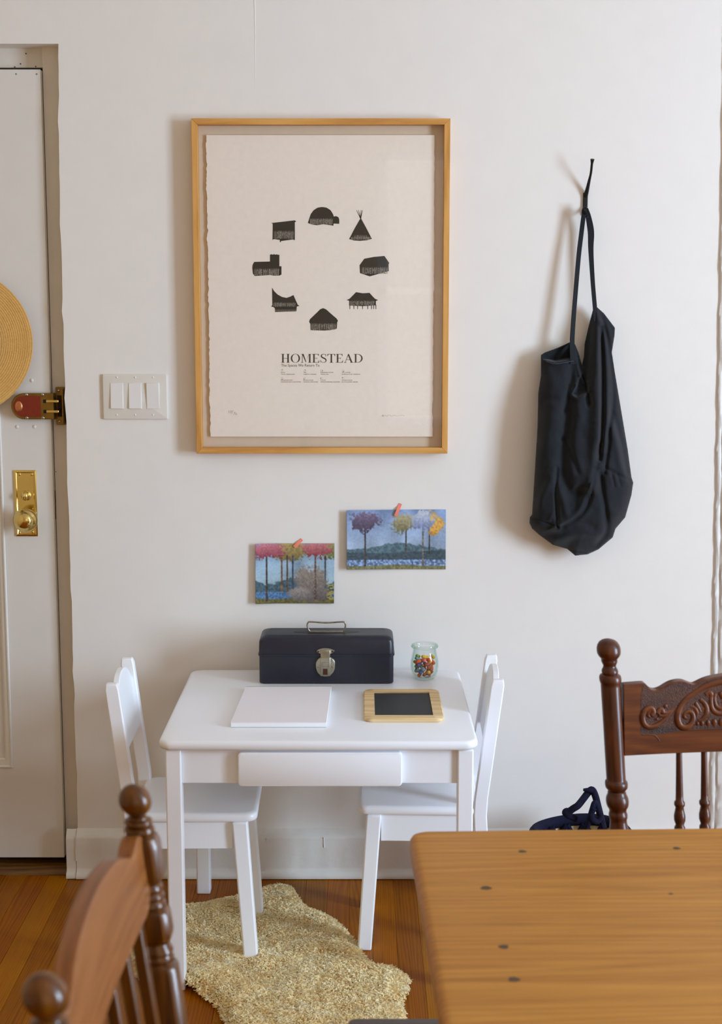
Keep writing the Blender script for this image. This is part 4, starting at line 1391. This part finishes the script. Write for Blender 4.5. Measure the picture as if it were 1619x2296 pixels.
# ------------------------------------------------------------------ drawing pad and slate
pad = thing('drawing_pad', (-.18, -.40, TZ), 'thick white drawing pad lying on the white table in front of the tool box', 'pad')
def quad_slab(mb, q, z0, z1):
    mb.hexa([(x, y, z0) for x, y in q], [(x, y, z1) for x, y in q])
q = [(-.2885, -.5540), (-.0775, -.5540), (-.0722, -.2515), (-.2795, -.2545)]
mb = MB(); quad_slab(mb, [(x, y) for x, y in q], TZ, TZ+.0012); mb.build('back_board', PADEDGE, pad)
mb = MB(); quad_slab(mb, q, TZ+.0014, TZ+.0108); mb.build('page_block', PAPERW, pad)
mb = MB(); quad_slab(mb, [(-.2890, -.5545), (-.0770, -.5545), (-.0722, -.2520), (-.2795, -.2550)], TZ+.0112, TZ+.0122); mb.build('cover_sheet', PAPERW, pad)
mb = MB(); quad_slab(mb, [(-.2797, -.2545), (-.0718, -.2515), (-.0717, -.2465), (-.2795, -.2495)], TZ, TZ+.0118); mb.build('binding', PADEDGE, pad)

sl = thing('slate_board', (.098, -.389, TZ), 'small black slate in a rounded raw wood frame lying on the white table', 'slate')
def sq(i): return rrect(.0065+i, -.515+i, .1875-i, -.263-i*0-i, .020, 6)
so = rrect(.0065, -.515, .1875, -.263, .021, 6)
si = rrect(.0315, -.489, .1635, -.2905, .0012, 6)
mb = MB()
n = len(so)
def ring(poly, z): return [(x, y, z) for x, y in poly]
def shrink(poly, d, cx=.097, cy=-.389):
    return [(x + (d if x < cx else -d), y + (d if y < cy else -d)) for x, y in poly]
stack = [ring(shrink(so, .002), TZ), ring(so, TZ+.002), ring(so, TZ+.0075), ring(shrink(so, .0022), TZ+.0098), ring(si, TZ+.0098), ring(si, TZ+.003)]
vs_ = [p for r in stack for p in r]; fs_ = []
for a in range(len(stack)-1):
    for k in range(n): fs_.append((a*n+k, a*n+(k+1) % n, (a+1)*n+(k+1) % n, (a+1)*n+k))
mb.add(vs_, fs_); mb.build('slate_frame', SLATEW, sl, angle=40)
mb = MB(); mb.prism(si, lambda x, y: (x, y, TZ+.0015), lambda x, y: (x, y, TZ+.0062)); mb.build('slate_panel', SLATE, sl)

# ------------------------------------------------------------------ sheepskin
RUG = [(-.515,-.30),(-.47,-.235),(-.40,-.205),(-.33,-.165),(-.27,-.125),(-.235,-.092),(-.20,-.092),(-.175,-.12),(-.155,-.19),(-.12,-.245),(-.075,-.29),(-.045,-.35),(-.02,-.42),(.0,-.49),(.03,-.535),(.065,-.545),(.10,-.60),(.098,-.66),(.086,-.72),(.095,-.80),(.12,-.87),(.13,-.96),(.06,-1.06),(-.08,-1.10),(-.20,-1.07),(-.255,-.98),(-.265,-.88),(-.285,-.80),(-.31,-.725),(-.35,-.672),(-.385,-.645),(-.42,-.637),(-.47,-.625),(-.53,-.54),(-.545,-.42)]
RC = catmull(RUG, 4, closed=True)
rug = thing('sheepskin_rug', (-.2, -.55, 0), 'cream curly sheepskin rug on the wooden floor under the small table', 'rug')
def rug_h(x, y):
    h = .004
    d = math.hypot((x+.385)/.05, (y+.63)/.035)
    return h + .016*math.exp(-d*d)
mb = MB()
cen = (-.2, -.55)
rings = []
for f in (0, .35, .65, .85, .97):
    rings.append([(cen[0]+(x-cen[0])*f, cen[1]+(y-cen[1])*f) for x, y in RC])
vs_ = []; n = len(RC)
for FR, r in zip((0, .35, .65, .85, .97), rings):
    for x, y in r: vs_.append((x, y, rug_h(x, y) + (0, .012, .0125, .0125, .010, .002)[[0, .35, .65, .85, .97].index(FR)+1]))
fs_ = []
for a in range(len(rings)-1):
    for k in range(n): fs_.append((a*n+k, a*n+(k+1) % n, (a+1)*n+(k+1) % n, (a+1)*n+k))
mb.add(vs_, fs_); mb.build('hide', HIDE, rug, angle=180)
def fleece():
    rg = np.random.default_rng(3)
    xs = rg.uniform(-.56, .15, 190000); ys = rg.uniform(-1.12, -.08, 190000)
    ok = inside(xs, ys, RC)
    # keep clear of the chair and table legs standing in the wool
    for lx, ly in ((-.255, -.506), (-.255, -.268), (-.553, -.506), (-.553, -.268), (-.405, -.632), (-.405, -.108)):
        ok &= ~((np.abs(xs-lx) < .021) & (np.abs(ys-ly) < .021))
    xs, ys = xs[ok][:60000], ys[ok][:60000]
    N = len(xs)
    d, _ = seg_dist(xs, ys, RC, True)
    z0 = .003 + .0105*np.clip(d/.025, 0, 1) + .016*np.exp(-(((xs+.385)/.05)**2 + ((ys+.63)/.035)**2))
    # clump directions: smooth random field plus outward comb at the rim
    G = value_noise(80, 110, 5, rg); G2 = value_noise(80, 110, 5, rg)
    ix = np.clip(((xs+.57)*110).astype(int), 0, 79); iy = np.clip(((ys+1.13)*100).astype(int), 0, 109)
    ang = G[iy, ix]*12 + rg.normal(0, .7, N)
    dx, dy = np.cos(ang)*.7, np.sin(ang)*.7 - .35
    ex, ey = xs+.2, ys+.55
    en = np.hypot(ex, ey)+1e-6
    rim = np.clip(1 - d/.03, 0, 1)
    dx = dx*(1-rim*.7) + ex/en*rim; dy = dy*(1-rim*.7) + ey/en*rim
    nn = np.hypot(dx, dy)+1e-6; dx, dy = dx/nn, dy/nn
    h = (.0040 + .006*G2[iy, ix] + rg.uniform(-.002, .004, N)) * (.55+.45*np.clip(d/.035, 0, 1))
    Lh = rg.uniform(.006, .015, N)
    ph = rg.uniform(0, 6.28, N); cr = rg.uniform(.0018, .0044, N)
    S, K = 5, 3
    tw = rg.normal(0, .35, N)
    V = np.zeros((N, S, K, 3))
    px_, py_ = -dy, dx
    for s in range(S):
        t = s/(S-1)
        w = np.array(.0031*(1-.7*t**2))
        cx = xs + dx*Lh*t**1.3 + px_*cr*np.sin(ph+t*7)
        cy = ys + dy*Lh*t**1.3 + py_*cr*np.sin(ph+t*7)
        cz = z0 + h*(np.sin(t*1.9)/np.sin(1.9)*.62 + .38*t*(1-.35*t)) + cr*.6*np.cos(ph+t*7)*t
        for k in range(K):
            side = (k - 1) * w
            V[:, s, k, 0] = cx + px_*side
            V[:, s, k, 1] = cy + py_*side
            V[:, s, k, 2] = np.maximum(cz + (.0009 if k == 1 else 0) + side*tw, .001)
    V = V.reshape(-1, 3)
    base = (np.arange(N)*S*K)[:, None]
    F = []
    for s in range(S-1):
        for k in range(K-1):
            k2 = k+1
            F.append(base + np.array([s*K+k, s*K+k2, (s+1)*K+k2, (s+1)*K+k]))
    F = np.concatenate(F)
    me = bpy.data.meshes.new('fleece')
    me.vertices.add(len(V)); me.vertices.foreach_set('co', (V - np.array([-.2, -.55, 0])).ravel())
    me.loops.add(F.size); me.loops.foreach_set('vertex_index', F.ravel().astype(np.int32))
    me.polygons.add(len(F)); me.polygons.foreach_set('loop_start', np.arange(0, F.size, 4, dtype=np.int32))
    me.polygons.foreach_set('loop_total', np.full(len(F), 4, np.int32))
    me.update(calc_edges=True); me.validate()
    me.shade_smooth()
    k = NT('cream_wool')
    v = k.coord('Object')
    nz = k.noise(v, 26, 4, .6)
    nf = k.noise(v, 140, 2, .5)
    k.base(k.ramp(k.math('ADD', k.math('MULTIPLY', nz, .6), k.math('MULTIPLY', nf, .4)), [(.3, lin('#fee09a')), (.5, lin('#fff0be')), (.7, lin('#fff8dc'))]))
    k.set(.85, spec=.2, sheen=.25)
    tl = k.n('ShaderNodeBsdfTranslucent')            # wool lets light through
    k.l(k.b.inputs['Base Color'].links[0].from_socket, tl.inputs['Color'])
    ms = k.n('ShaderNodeMixShader'); ms.inputs[0].default_value = .25
    k.l(k.b.outputs[0], ms.inputs[1]); k.l(tl.outputs[0], ms.inputs[2]); k.l(ms.outputs[0], k.out.inputs['Surface'])
    me.materials.append(k.mat)
    o = bpy.data.objects.new('fleece', me); COL.objects.link(o); o.parent = rug
    o['kind'] = 'stuff'
fleece()

# ------------------------------------------------------------------ dining table
dth = math.radians(1.7)
dt = thing('dining_table', tuple(Vector((.0690, -1.6235, 0))), 'large honey pine dining table with rounded corners in the right foreground', 'table', rot=dth)
mb = MB()
DW, DD = 1.28, .98
layered(mb, lambda i: rrect(i, -DD+i, DW-i, -i, .022, 6), [(.707, .007), (.709, .003), (.714, .0008), (.722, 0), (.732, .0012), (.7375, .004), (.7394, .0075), (.74, .012)])
mb.build('table_top', DINING, dt, angle=50, local=True)
mb = MB(); mb.box((.09, -.115, .61), (DW-.09, -.09, .707)); mb.build('apron', DINING, dt, local=True)
mb = MB(); mb.box((.09, -DD+.09, .61), (DW-.09, -DD+.115, .707)); mb.build('apron', DINING, dt, local=True)
for ax in (.09, DW-.115):
    mb = MB(); mb.box((ax, -DD+.115, .61), (ax+.025, -.115, .707)); mb.build('apron', DINING, dt, local=True)
for lx in (.125, DW-.125):
    for ly in (-.125, -DD+.125):
        mb = MB()
        prof = [(0, .021), (.02, .024), (.04, .020), (.35, .030), (.50, .034), (.53, .026), (.545, .036), (.56, .026), (.575, .040), (.707, .040)]
        mb.lathe(prof, lambda t, a, b: (lx+a, ly+b, t), n=16); mb.build('leg', DINING, dt, local=True)
# old nail dents in the top
mdent = plain('nail_dent', '#4d3a22', .6, var=.2, vscale=300)
inv = Matrix.Rotation(-dth, 4, 'Z') @ Matrix.Translation(-Vector((.0690, -1.6235, 0)))
for px, py, r_ in ((1171, 1909, .0058), (1090, 1991, .0072), (1130, 2123, .0062), (1152, 2196, .0068), (1517, 1902, .0052), (1504, 2004, .0030)):
    c, s = math.cos(PITCH), math.sin(PITCH)
    u, v = (px - 809.5)/FPX, (1148-py)/FPX
    t = (.74 - CAM_H)/(-s+v*c)
    p = inv @ Vector((u*t, -CAM_D+(c+v*s)*t, .74))
    mb = MB()
    outl = [(p.x + r_*(1+.2*math.sin(3*w+px))*math.cos(w), p.y + r_*.85*math.sin(w)) for w in [2*math.pi*q/14 for q in range(14)]]
    mb.prism(outl, lambda x, y: (x, y, .7396), lambda x, y: (x, y, .74022)); mb.build('nail_dent', mdent, dt, local=True)

# low stool half under the table
st = thing('stool', (.06, -1.79, 0), 'low dark brown stool with rounded corners half under the dining table', 'stool')
mb = MB()
layered(mb, lambda i: rrect(-.0195+i, -1.95+i, .145-i, -1.628-i, .012, 4), [(.418, .002), (.42, 0), (.446, 0), (.4495, .0015), (.45, .004)])
mb.build('seat', STOOLW, st, angle=40)
for lx in (-.005, .105):
    for ly in (-1.94, -1.67):
        mb = MB(); mb.box((lx, ly, 0), (lx+.028, ly+.028, .419)); mb.build('leg', STOOLW, st, bevel=.002)

# ------------------------------------------------------------------ carved dining chair (right)
cc = thing('carved_chair', (.66, -1.20, 0), 'dark oak spindle-back chair with a carved crest rail behind the dining table', 'chair', rot=math.radians(4.0))
U = .000214
post_prof = [(92,0.5),(96,60),(104,110),(118,150),(140,180),(165,194),(190,196),(212,190),(230,172),(244,146),(252,132),(266,134),(280,128),(300,108),(310,104),(322,112),(334,128),(348,136),(362,134),(372,124),(378,160),(388,176),(405,182),(425,180),(440,172),(448,164),(470,163),(700,161),(1000,160),(1205,158),(1216,160),(1224,180),(1240,187),(1258,186),(1276,178),(1290,152),(1302,138),(1312,152),(1324,152),(1336,166),(1356,182),(1380,187),(1402,184),(1424,172),(1440,150),(1456,140),(1468,142),(1476,150),(1494,155),(1512,150),(1526,138),(1545,138),(1580,148),(1620,162),(1665,177),(1720,184),(1850,176),(2100,155),(2300,140)]
zt_ = .9305
def post_axis(z, side):
    # splayed outwards and leaning back towards the top
    k = (z - .45)
    return (side*(.2135 + .048*k), -.075 + .145*k)
for side in (-1, 1):
    mb = MB()
    def fn(t, a, b):
        z = zt_ - (t-92)*U
        x, y = post_axis(z, side)
        return (x + a, y + b, z)
    mb.lathe([(t, w*U*.98/2) for t, w in post_prof], fn, n=28)
    mb.build('back_post', DARKW, cc, angle=60, local=True)
# crest rail, slightly bowed, drawn in its own plane
Cx = 1843; CU = .000125
ctop = [(140,213),(300,208),(430,205),(470,225),(520,275),(560,298),(610,305),(680,288),(760,245),(840,212),(930,196),(1010,200),(1080,225),(1150,248),(1220,225),(1320,185),(1450,155),(1619,133),(1740,122),(1843,118)]
ctop = catmull(ctop, 3)
full = ctop + [(2*Cx-x, y) for x, y in ctop[::-1][1:]]
zref = .8617 + .0022      # height of line y = 133 (zoom units)
def crest_pt(x, y, d):
    """x, y in drawing units, d = depth towards the room"""
    lx_ = (x - Cx)*CU
    z = zref - (y - 133)*CU*1.02
    bow = .012*(1-(lx_/.213)**2)
    return (lx_, -.075 + .145*(z-.45) + bow - d, z)
ncol = len(full)
rows = 12
vs_, fs_ = [], []
for d in (.0095, -.0095):
    for r in range(rows+1):
        for x, yt in full:
            yb_ = 1158
            y = yt + (yb_-yt)*r/rows
            vs_.append(crest_pt(x, y, d))
M_ = (rows+1)*ncol
for l in (0, 1):
    for r in range(rows):
        for i in range(ncol-1):
            a = l*M_ + r*ncol + i
            fs_.append((a, a+1, a+ncol+1, a+ncol))
for i in range(ncol-1):
    fs_.append((i, i+1, M_+i+1, M_+i)); a = rows*ncol; fs_.append((a+i, a+i+1, M_+a+i+1, M_+a+i))
for r in range(rows):
    fs_.append((r*ncol, (r+1)*ncol, M_+(r+1)*ncol, M_+r*ncol)); e = ncol-1
    fs_.append((r*ncol+e, (r+1)*ncol+e, M_+(r+1)*ncol+e, M_+r*ncol+e))
mb = MB(); mb.add(vs_, fs_)
crest = mb.build('crest_rail', DARKWX, cc, angle=40, local=True, bevel=.0012)
# stippled ground, its colour darkened as crevice shade, and raised scrolls
GROUNDW, gk = wood('stippled_oak_shaded', [(.2, lin('#220e06')), (.5, lin('#42200c')), (.8, lin('#5a2d12'))], along='X', ring=22, rough=.45, coat=.05, bump=.05)
vv = gk.coord('Object')
gk.bump(gk.noise(vv, 620, 2, .5), 1.0, .0025)
gpoly = [(390,500),(380,890),(430,905),(700,880),(950,850),(Cx,848)]
gtop = [(x, y+16) for x, y in ctop if x > 420]
gp = [(384,880),(384,480),(400,300),(420,235)] + gtop + [(Cx,850),(950,855),(700,885),(560,905),(430,905)]
for mir in (0, 1):
    mb = MB()
    L_ = [((2*Cx-x) if mir else x, y) for x, y in gp]
    mb.flat(L_, lambda x, y: crest_pt(x, y, .00985))
    mb.build('stippled_ground', GROUNDW, crest, smooth=False, local=True)
mb = MB()
def carve(pts, r0, r1=None, r2=None, k=6, fl=.62):
    c = catmull(pts, k)
    n = len(c)
    r1 = r0 if r1 is None else r1; r2 = r1 if r2 is None else r2
    for mir in (0, 1):
        P = [crest_pt((2*Cx-x) if mir else x, y, .0098) for x, y in c]
        rr = []
        for i in range(n):
            t = i/(n-1)
            rr.append(1.18*CU*((r0*(1-2*t)+r1*2*t) if t < .5 else (r1*(2-2*t)+r2*(2*t-1))))
        mb.tube(P, rr, n=10, up=(0, -1, 0), flat=fl)
def bead(x, y, rx, ry, rd=.003):
    for mir in (0, 1):
        mb.ball(crest_pt((2*Cx-x) if mir else x, y, .0095), (rx*CU, rd, ry*CU), 8)
carve([(525,655),(500,650),(485,625),(500,590),(530,580)], 14, 22, 30)
carve([(540,640),(565,600),(545,550),(490,540),(435,580),(408,660),(430,745),(490,790),(570,785),(650,745),(730,690),(800,620),(860,550),(910,485)], 34, 34, 12)
carve([(620,610),(655,565),(690,575),(700,605),(760,610),(830,570),(890,510)], 34, 32, 8)
carve([(640,640),(700,650),(760,630),(820,580)], 24, 24, 8)
bead(735, 520, 34, 34, .0035); bead(610, 690, 26, 22, .0025)
carve([(1843,215),(1700,210),(1560,222),(1420,245),(1280,290),(1150,355),(1040,430),(960,520),(915,620),(912,720),(950,795),(1020,815),(1090,780),(1130,710),(1120,640),(1070,605),(1015,625),(1000,670),(1030,695),(1060,685)], 40, 42, 20, 7)
carve([(1843,300),(1640,295),(1440,330),(1290,390),(1190,440)], 12, 12, 8)
carve([(1090,540),(1150,560),(1185,620),(1180,690)], 20, 26, 14)
carve([(1160,490),(1205,560),(1245,620)], 30, 26, 12)
carve([(1225,450),(1290,500),(1325,580),(1310,660),(1250,720),(1200,730)], 32, 34, 20)
carve([(1250,600),(1275,575),(1270,530)], 14, 16, 12)
carve([(1310,380),(1345,360),(1385,380),(1375,460),(1350,540)], 34, 36, 14)
carve([(1390,390),(1385,480),(1400,570),(1450,630),(1540,650),(1650,625),(1740,600)], 28, 32, 24)
carve([(1450,370),(1435,450),(1460,540),(1530,580),(1590,540),(1570,490),(1530,500)], 24, 28, 14)
carve([(1520,360),(1560,430),(1620,470),(1660,540)], 34, 30, 16)
carve([(1640,350),(1690,420),(1720,510),(1700,570)], 34, 32, 16)
carve([(1790,340),(1770,430),(1790,520),(1843,560)], 34, 34, 20)
for bx_, w_, h_ in ((1140,14,22),(1190,24,34),(1255,30,44),(1340,34,56),(1430,42,66),(1525,42,66),(1610,40,66),(1700,40,64),(1790,40,64)):
    bead(bx_, 770, w_, h_, .0034)
carve([(Cx,850),(1400,848),(1080,852),(960,848)], 10, 10, 4)
carve([(400,890),(540,897),(600,920),(650,985)], 6, 9, 5)
mb.build('carved_scrolls', DARKWX, crest, angle=60, local=True)
# spindles
sp = [(0,.0052),(.045,.0058),(.080,.0066),(.088,.0068),(.091,.0092),(.096,.0094),(.100,.007),(.106,.0082),(.114,.0100),(.122,.0098),(.130,.007),(.134,.0094),(.140,.0096),(.145,.0072),(.152,.0068),(.20,.0085),(.255,.0105),(.285,.009)]
for k in range(6):
    lx_ = (-2.5 + k)*.0448
    mb = MB()
    def fn(t, a, b):
        z = .738 - t
        return (lx_ + .0*t + a, -.075 + .145*(z-.45) + .012*(1-(lx_/.213)**2) + b, z)
    mb.lathe(sp, fn, n=16); mb.build('spindle', DARKW, cc, angle=60, local=True)
mb = MB()
layered(mb, lambda i: rrect(-.225+i, -.46+i, .225-i, -.04-i, .06, 6), [(.432, .006), (.438, 0), (.448, 0), (.4545, .004), (.456, .012)])
mb.build('seat', DARKWX, cc, angle=40, local=True)
lp_ = [(0, .012), (.08, .016), (.2, .021), (.26, .016), (.27, .021), (.28, .015), (.36, .019), (.432, .017)]
for lx_, ly_, tx_, ty_ in ((-.185, -.41, -.2, -.435), (.185, -.41, .2, -.435), (-.175, -.09, -.195, -.03), (.175, -.09, .195, -.03)):
    mb = MB(); mb.lathe(lp_, lambda t, a, b: (tx_+(lx_-tx_)*t/.432+a, ty_+(ly_-ty_)*t/.432+b, t), n=16); mb.build('leg', DARKW, cc, local=True)
for ly_ in (-.42, -.06):
    mb = MB(); mb.tube([(-.19, ly_, .2), (0, ly_, .2), (.19, ly_, .2)], [.008, .012, .008], n=12); mb.build('stretcher', DARKW, cc, local=True)

# ------------------------------------------------------------------ slat-back chair (left foreground)
lc = thing('slat_back_chair', (-.1, -2.41, 0), 'brown slat-back chair with ball finials in the left foreground, at the table end', 'chair')
LEAN = .122
def lax(z): return -.2335 + (.988-z)*LEAN
ANG = [math.radians(90*q + a) for q in range(4) for a in (0, 15, 32, 45, 58, 75)]
def circ(r): return [(r*math.cos(w), r*math.sin(w)) for w in ANG]
def sq24(h, ch):
    """square with chamfered corners as 24 points, matching circ order"""
    out = []
    for w in ANG:
        c, s = math.cos(w), math.sin(w)
        r = min(h/max(abs(c), abs(s)), h*(2-ch)/(abs(c)+abs(s)))
        out.append((r*c, r*s))
    return out
for yy in (-2.197, -2.620):
    secs = []
    zb = .988
    for i in range(13):
        w = math.pi*i/14
        secs.append((zb + .0172*math.cos(w), 'c', max(.0004, .0168*math.sin(w))))
    secs += [(.9705, 'c', .0098), (.9690, 'c', .0102), (.9675, 'c', .0140), (.9648, 'c', .0150), (.9625, 'c', .0138), (.9612, 'c', .0124), (.9598, 'c', .0152), (.9565, 'c', .0162), (.9535, 'c', .0150),
             (.9520, 'c', .0140), (.9500, 'q', .0160), (.9440, 'q', .0180), (.9400, 'q', .0184), (.9120, 'q', .0184), (.9060, 'q', .0176), (.9010, 'c', .0150), (.8990, 'c', .0138), (.8965, 'c', .0152), (.8940, 'c', .0156), (.8915, 'c', .0146), (.8900, 'c', .0138), (.8880, 'c', .0154), (.8855, 'c', .0162), (.8830, 'c', .0150), (.8815, 'c', .0140), (.8790, 'c', .0158), (.8765, 'c', .0164), (.8740, 'c', .0152), (.8725, 'c', .0142),
             (.8700, 'q', .0165), (.8660, 'q', .0180), (.8460, 'q', .0182), (.8410, 'q', .0174), (.8370, 'c', .0150), (.8340, 'c', .0134), (.8315, 'c', .0140), (.8280, 'c', .0164), (.8250, 'c', .0168), (.8225, 'c', .0150), (.8205, 'c', .0152), (.8180, 'c', .0168), (.8150, 'c', .0160), (.8130, 'c', .0146),
             (.8100, 'q', .0166), (.8060, 'q', .0182), (.60, 'q', .0185), (.46, 'q', .0185), (.44, 'c', .0150), (.25, 'c', .0165), (.0, 'c', .0120)]
    vs_ = []
    for z, kd_, r in secs:
        cx = lax(z) if z > .44 else lax(.44) - (.44-z)*.06
        for x, y in (circ(r) if kd_ == 'c' else sq24(r, .3)):
            vs_.append((cx + x, yy + y, z))
    n = 24
    fs_ = [tuple(range(n))]
    for i in range(len(secs)-1):
        for k in range(n): fs_.append((i*n+k, i*n+(k+1) % n, (i+1)*n+(k+1) % n, (i+1)*n+k))
    fs_.append(tuple(range(len(vs_)-1, len(vs_)-n-1, -1)))
    mb = MB(); mb.add(vs_, fs_)
    mb.build('back_post', MAPLE, lc, angle=26)
Y0, Y1 = -2.206, -2.611
Lc = Y0 - Y1
half = [(0,.952),(.010,.957),(.022,.957),(.035,.953),(.046,.950),(.060,.953),(.085,.963),(.114,.970),(.164,.9755),(.2025,.9765)]
half = catmull(half, 3)
prof_ = half + [(Lc-s, z) for s, z in half[::-1][1:]]
vs_, fs_ = [], []
rows = 8
ncol = len(prof_)
for side in (0, 1):
    for r in range(rows+1):
        for s, zt2 in prof_:
            e = min(s, Lc-s)
            zb2 = .878 + .020*max(0, 1-e/.03)**2
            z = zt2 + (zb2-zt2)*r/rows
            bow = -.007*math.sin(math.pi*s/Lc)
            x = lax(z) - .004 + bow + (.0085 if side == 0 else -.0095)
            vs_.append((x, Y0 - s, z))
M_ = (rows+1)*ncol
for l in (0, 1):
    for r in range(rows):
        for i in range(ncol-1):
            a = l*M_+r*ncol+i; fs_.append((a, a+1, a+ncol+1, a+ncol))
for i in range(ncol-1):
    fs_.append((i, i+1, M_+i+1, M_+i)); a = rows*ncol; fs_.append((a+i, a+i+1, M_+a+i+1, M_+a+i))
for r in range(rows):
    fs_.append((r*ncol, (r+1)*ncol, M_+(r+1)*ncol, M_+r*ncol)); e = ncol-1
    fs_.append((r*ncol+e, (r+1)*ncol+e, M_+(r+1)*ncol+e, M_+r*ncol+e))
mb = MB(); mb.add(vs_, fs_); mb.build('crest_rail', MAPLEY, lc, angle=40, bevel=.002)
for k in range(6):
    s = .045 + k*(Lc-.09)/5
    bow = -.007*math.sin(math.pi*s/Lc)
    xa, xb = lax(.885)-.004+bow, lax(.45)
    yc = Y0 - s
    mb = MB()
    mb.hexa([(xb-.0065, yc-.011, .45), (xb+.0065, yc-.011, .45), (xb+.0065, yc+.011, .45), (xb-.0065, yc+.011, .45)],
            [(xa-.0060, yc-.009, .885), (xa+.0060, yc-.009, .885), (xa+.0060, yc+.009, .885), (xa-.0060, yc+.009, .885)])
    mb.build('slat', MAPLE, lc, bevel=.002)
xs_ = lax(.45)
mb = MB()
layered(mb, lambda i: rrect(xs_-.03+i, -2.64+i, xs_+.325-i, -2.18-i, .04, 6), [(.428, .006), (.434, 0), (.446, 0), (.452, .004), (.454, .012)])
mb.build('seat', MAPLEY, lc, angle=40)
for ly_ in (-2.215, -2.605):
    mb = MB(); mb.lathe(lp_, lambda t, a, b: (xs_+.295+.012*(1-t/.432)+a, ly_+b, t), n=16); mb.build('front_leg', MAPLE, lc)
    mb = MB(); mb.tube([(xs_-.02, ly_, .18), (xs_+.16, ly_, .18), (xs_+.30, ly_, .18)], [.008, .011, .008], n=10); mb.build('stretcher', MAPLE, lc)

# ------------------------------------------------------------------ basket by the wall
bc = (.548, -.215)
bk = thing('basket', (bc[0], bc[1], 0), 'pale straw basket with navy rim and knotted navy handles on the floor by the wall', 'basket')
mb = MB()
prof = [(.0, .082), (.01, .094), (.05, .107), (.09, .113), (.14, .115), (.187, .114), (.191, .108), (.17, .106), (.09, .103), (.02, .086), (.012, .01)]
mb.lathe(prof, lambda t, a, b: (bc[0]+a*1.05, bc[1]+b*.92, t), n=48, caps=False)
mb.build('woven_body', STRAWBASKET, bk, angle=60)
for zz in (.03, .055, .08, .105, .13):
    mb = MB()
    rr = np.interp(zz, [p[0] for p in prof[:6]], [p[1] for p in prof[:6]]) + .001
    mb.tube([(bc[0]+rr*1.05*math.cos(w), bc[1]+rr*.92*math.sin(w), zz+.002*math.sin(12*w)) for w in [2*math.pi*k/60 for k in range(60)]], .004, n=6, closed=True)
    mb.build('weave_ring', STRAWBASKET, bk)
mb = MB()
mb.tube([(bc[0]+.117*math.cos(w), bc[1]+.102*math.sin(w), .196 + .005*math.sin(2*w)) for w in [2*math.pi*k/48 for k in range(48)]], .0125, n=12, closed=True, flat=1.25)
mb.build('navy_rim', NAVY, bk)
mb = MB()
for k in range(14):                       # zigzag of navy stitching below the rim
    w0, w1 = 2*math.pi*k/14, 2*math.pi*(k+.5)/14
    w2_ = 2*math.pi*(k+1)/14
    pt = lambda w, z: (bc[0]+.121*math.cos(w), bc[1]+.106*math.sin(w), z)
    mb.tube([pt(w0, .187), pt(w1, .135), pt(w2_, .187)], .007, n=8)
    pt = lambda w, z: (bc[0]+.106*math.cos(w), bc[1]+.092*math.sin(w), z)
    mb.tube([pt(w0, .187), pt(w1, .150), pt(w2_, .187)], .010, n=8)
mb.build('navy_zigzag', NAVY, bk)
h1 = [at(1292, 1836, -.32), at(1272, 1826, -.325), at(1284, 1814, -.33), at(1296, 1806, -.33), at(1309, 1790, -.31), at(1320, 1776, -.30), at(1328, 1771, -.30), at(1335, 1785, -.31), at(1341, 1808, -.32), at(1347, 1832, -.33), at(1353, 1856, -.33)]
mb = MB(); mb.tube([Vector(p) for p in catmull([tuple(p) for p in h1], 5)], .0085, n=10); mb.build('handle', NAVY, bk)
mb = MB(); mb.tube([at(1308, 1771, -.31), at(1318, 1771, -.31), at(1330, 1774, -.31)], [.0035, .0055, .006], n=8)
mb.build('knot_tail', NAVY, bk)
mb = MB(); q_ = at(1272, 1822, -.325); mb.ball(tuple(q_), (.013, .011, .0115), 10); mb.build('knot', NAVY, bk)
h2 = [at(1316, 1856, -.34), at(1322, 1836, -.345), at(1328, 1815, -.345), at(1334, 1800, -.34), at(1342, 1815, -.34), at(1347, 1830, -.34), at(1340, 1842, -.345), at(1330, 1838, -.35), at(1326, 1826, -.35), at(1332, 1812, -.35)]
mb = MB(); mb.tube([Vector(p) for p in catmull([tuple(p) for p in h2], 5)], .007, n=10); mb.build('handle', NAVY, bk)
